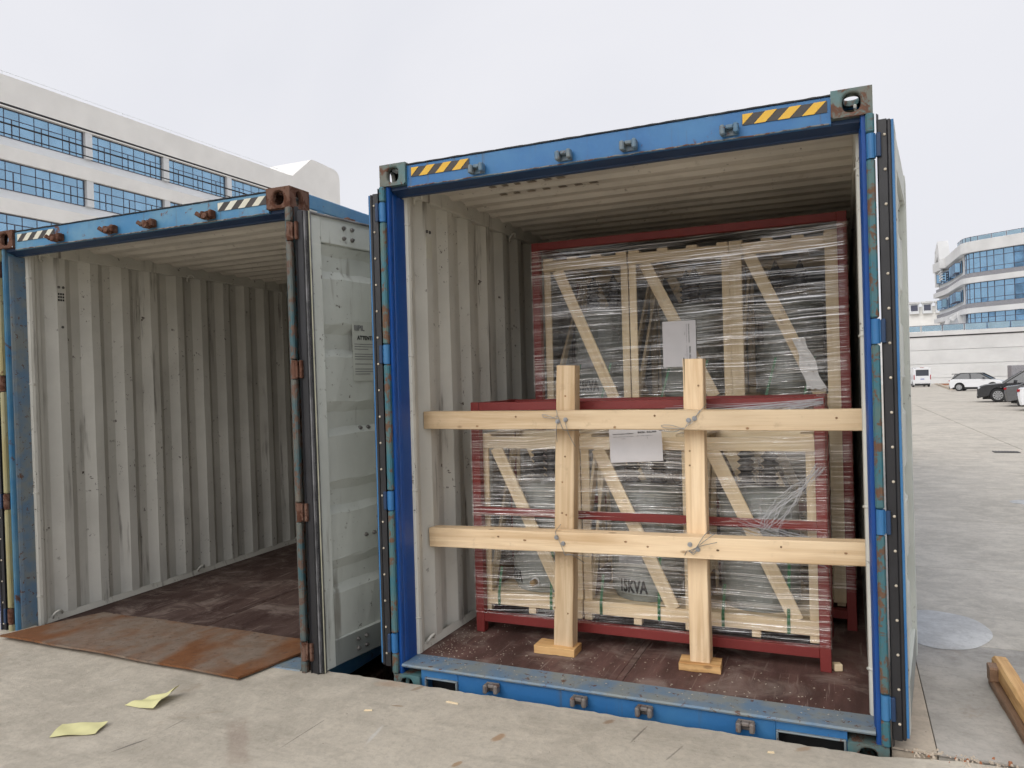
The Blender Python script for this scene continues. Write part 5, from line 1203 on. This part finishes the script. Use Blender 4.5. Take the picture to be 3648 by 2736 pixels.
sed_cab = [(.55, .98), (1.35, 1.38), (1.9, 1.44), (2.4, 1.42), (3.5, .93)]
tl = [('tail_light', 'lamp_red', [(-.012, .30, -.90, -.52, .78, .88), (-.012, .30, .52, .90, .78, .88)])]
for lab, x, y, p in (('white saloon behind the black and grey cars', 9.9, 41.3, 'car_white'), ('dark grey saloon parked with its rear toward the yard', 9.05, 38.3, 'car_grey'), ('white saloon at the right edge of the car park', 8.75, 33.6, 'car_white')):
    car(lab, 'car', (x, y, G(y)), R(-12), p, 4.7, 1.84, sed_top, sed_cab, (.95, 3.75), .33, lights=tl)
# low kerb and planter by the podium
m = MB(); m.add([(x, y, G(y) + z) for z in (0, .18) for x, y in ((14.9, 133), (15.3, 133), (11.95, 82), (11.5, 82))], [(0, 1, 2, 3), (4, 5, 6, 7), (0, 1, 5, 4), (1, 2, 6, 5), (2, 3, 7, 6), (3, 0, 4, 7)])
tag(m.build('kerb', 'concrete_tan'), kind='structure')
m = MB(); m.add([(x, y, G(y) + z) for z in (0, .12) for x, y in ((15.4, 132), (24, 131), (22, 118), (14.6, 120))], [(0, 1, 2, 3), (4, 5, 6, 7), (0, 1, 5, 4), (1, 2, 6, 5), (2, 3, 7, 6), (3, 0, 4, 7)]); tag(m.build('planting_bed', 'soil'), kind='structure')
m = MB(); m.box(0, 9, 0, 3, 0, 2.6, .05); m.box(3, 9, .2, 2.8, 2.6, 4.0, .05); tag(m.build('planter_wall', 'band_grey', None, Matrix.Translation((24, 126, G(126)))), 'stepped grey planter wall at the foot of the podium', 'planter')

# ------------------------------------------------------------------ timber skid lying at the right edge
t = thing('timber_skid', 'rough timber bearer with a block nailed on, at the lower right corner', 'timber', (2.95, .9, .10))
board('bearer', (2.992, 1.03, .178), (3.030, -.02, .178), .070, .085, (0, 0, 1), 'pine_warm', t, c=.012, warp=.003, rough_end=.02)
board('lower_board', (2.966, .93, .120), (3.005, -.02, .120), .075, .040, (0, 0, 1), 'brownboard', t, c=.006, warp=.002, rough_end=.02)
board('block', (2.925, .90, .172), (2.968, .90, .172), .09, .075, (0, 0, 1), 'brownboard', t, c=.008, warp=.001, rough_end=.004)

# ------------------------------------------------------------------ small remains
q = random.Random(41)
for r_, (yy, xs_) in enumerate(((.505, (.42, .50, .58, .66, .76, .84)), (.698, (.40, .49, .58, .68, .78, .88, .97)), (.313, (.55, .66, .75, .86)))):
    for x in xs_:
        m = MB(); m.box(x, x + q.uniform(.03, .055), yy, yy + .034, 2.8365, 2.8375); m.build('tape_mark', 'tape', cR)
board('wood_offcut', (2.212, .675, .190), (2.250, .69, .190), .04, .036, (0, 0, 1), 'pine_pale', None, label='small wood offcut beside the right foot of the low rack', category='offcut')
m = MB(); q = random.Random(3); rows = [[(-.86 + i * .03, 1.55 + j * .05 + q.uniform(-.01, .01), .112 + q.random() * .035) for i in range(6)] for j in range(5)]
m.grid(rows); tag(m.build('plastic_scrap', 'bag', smooth=True), 'crumpled clear plastic scrap on the empty container floor', 'plastic scrap')
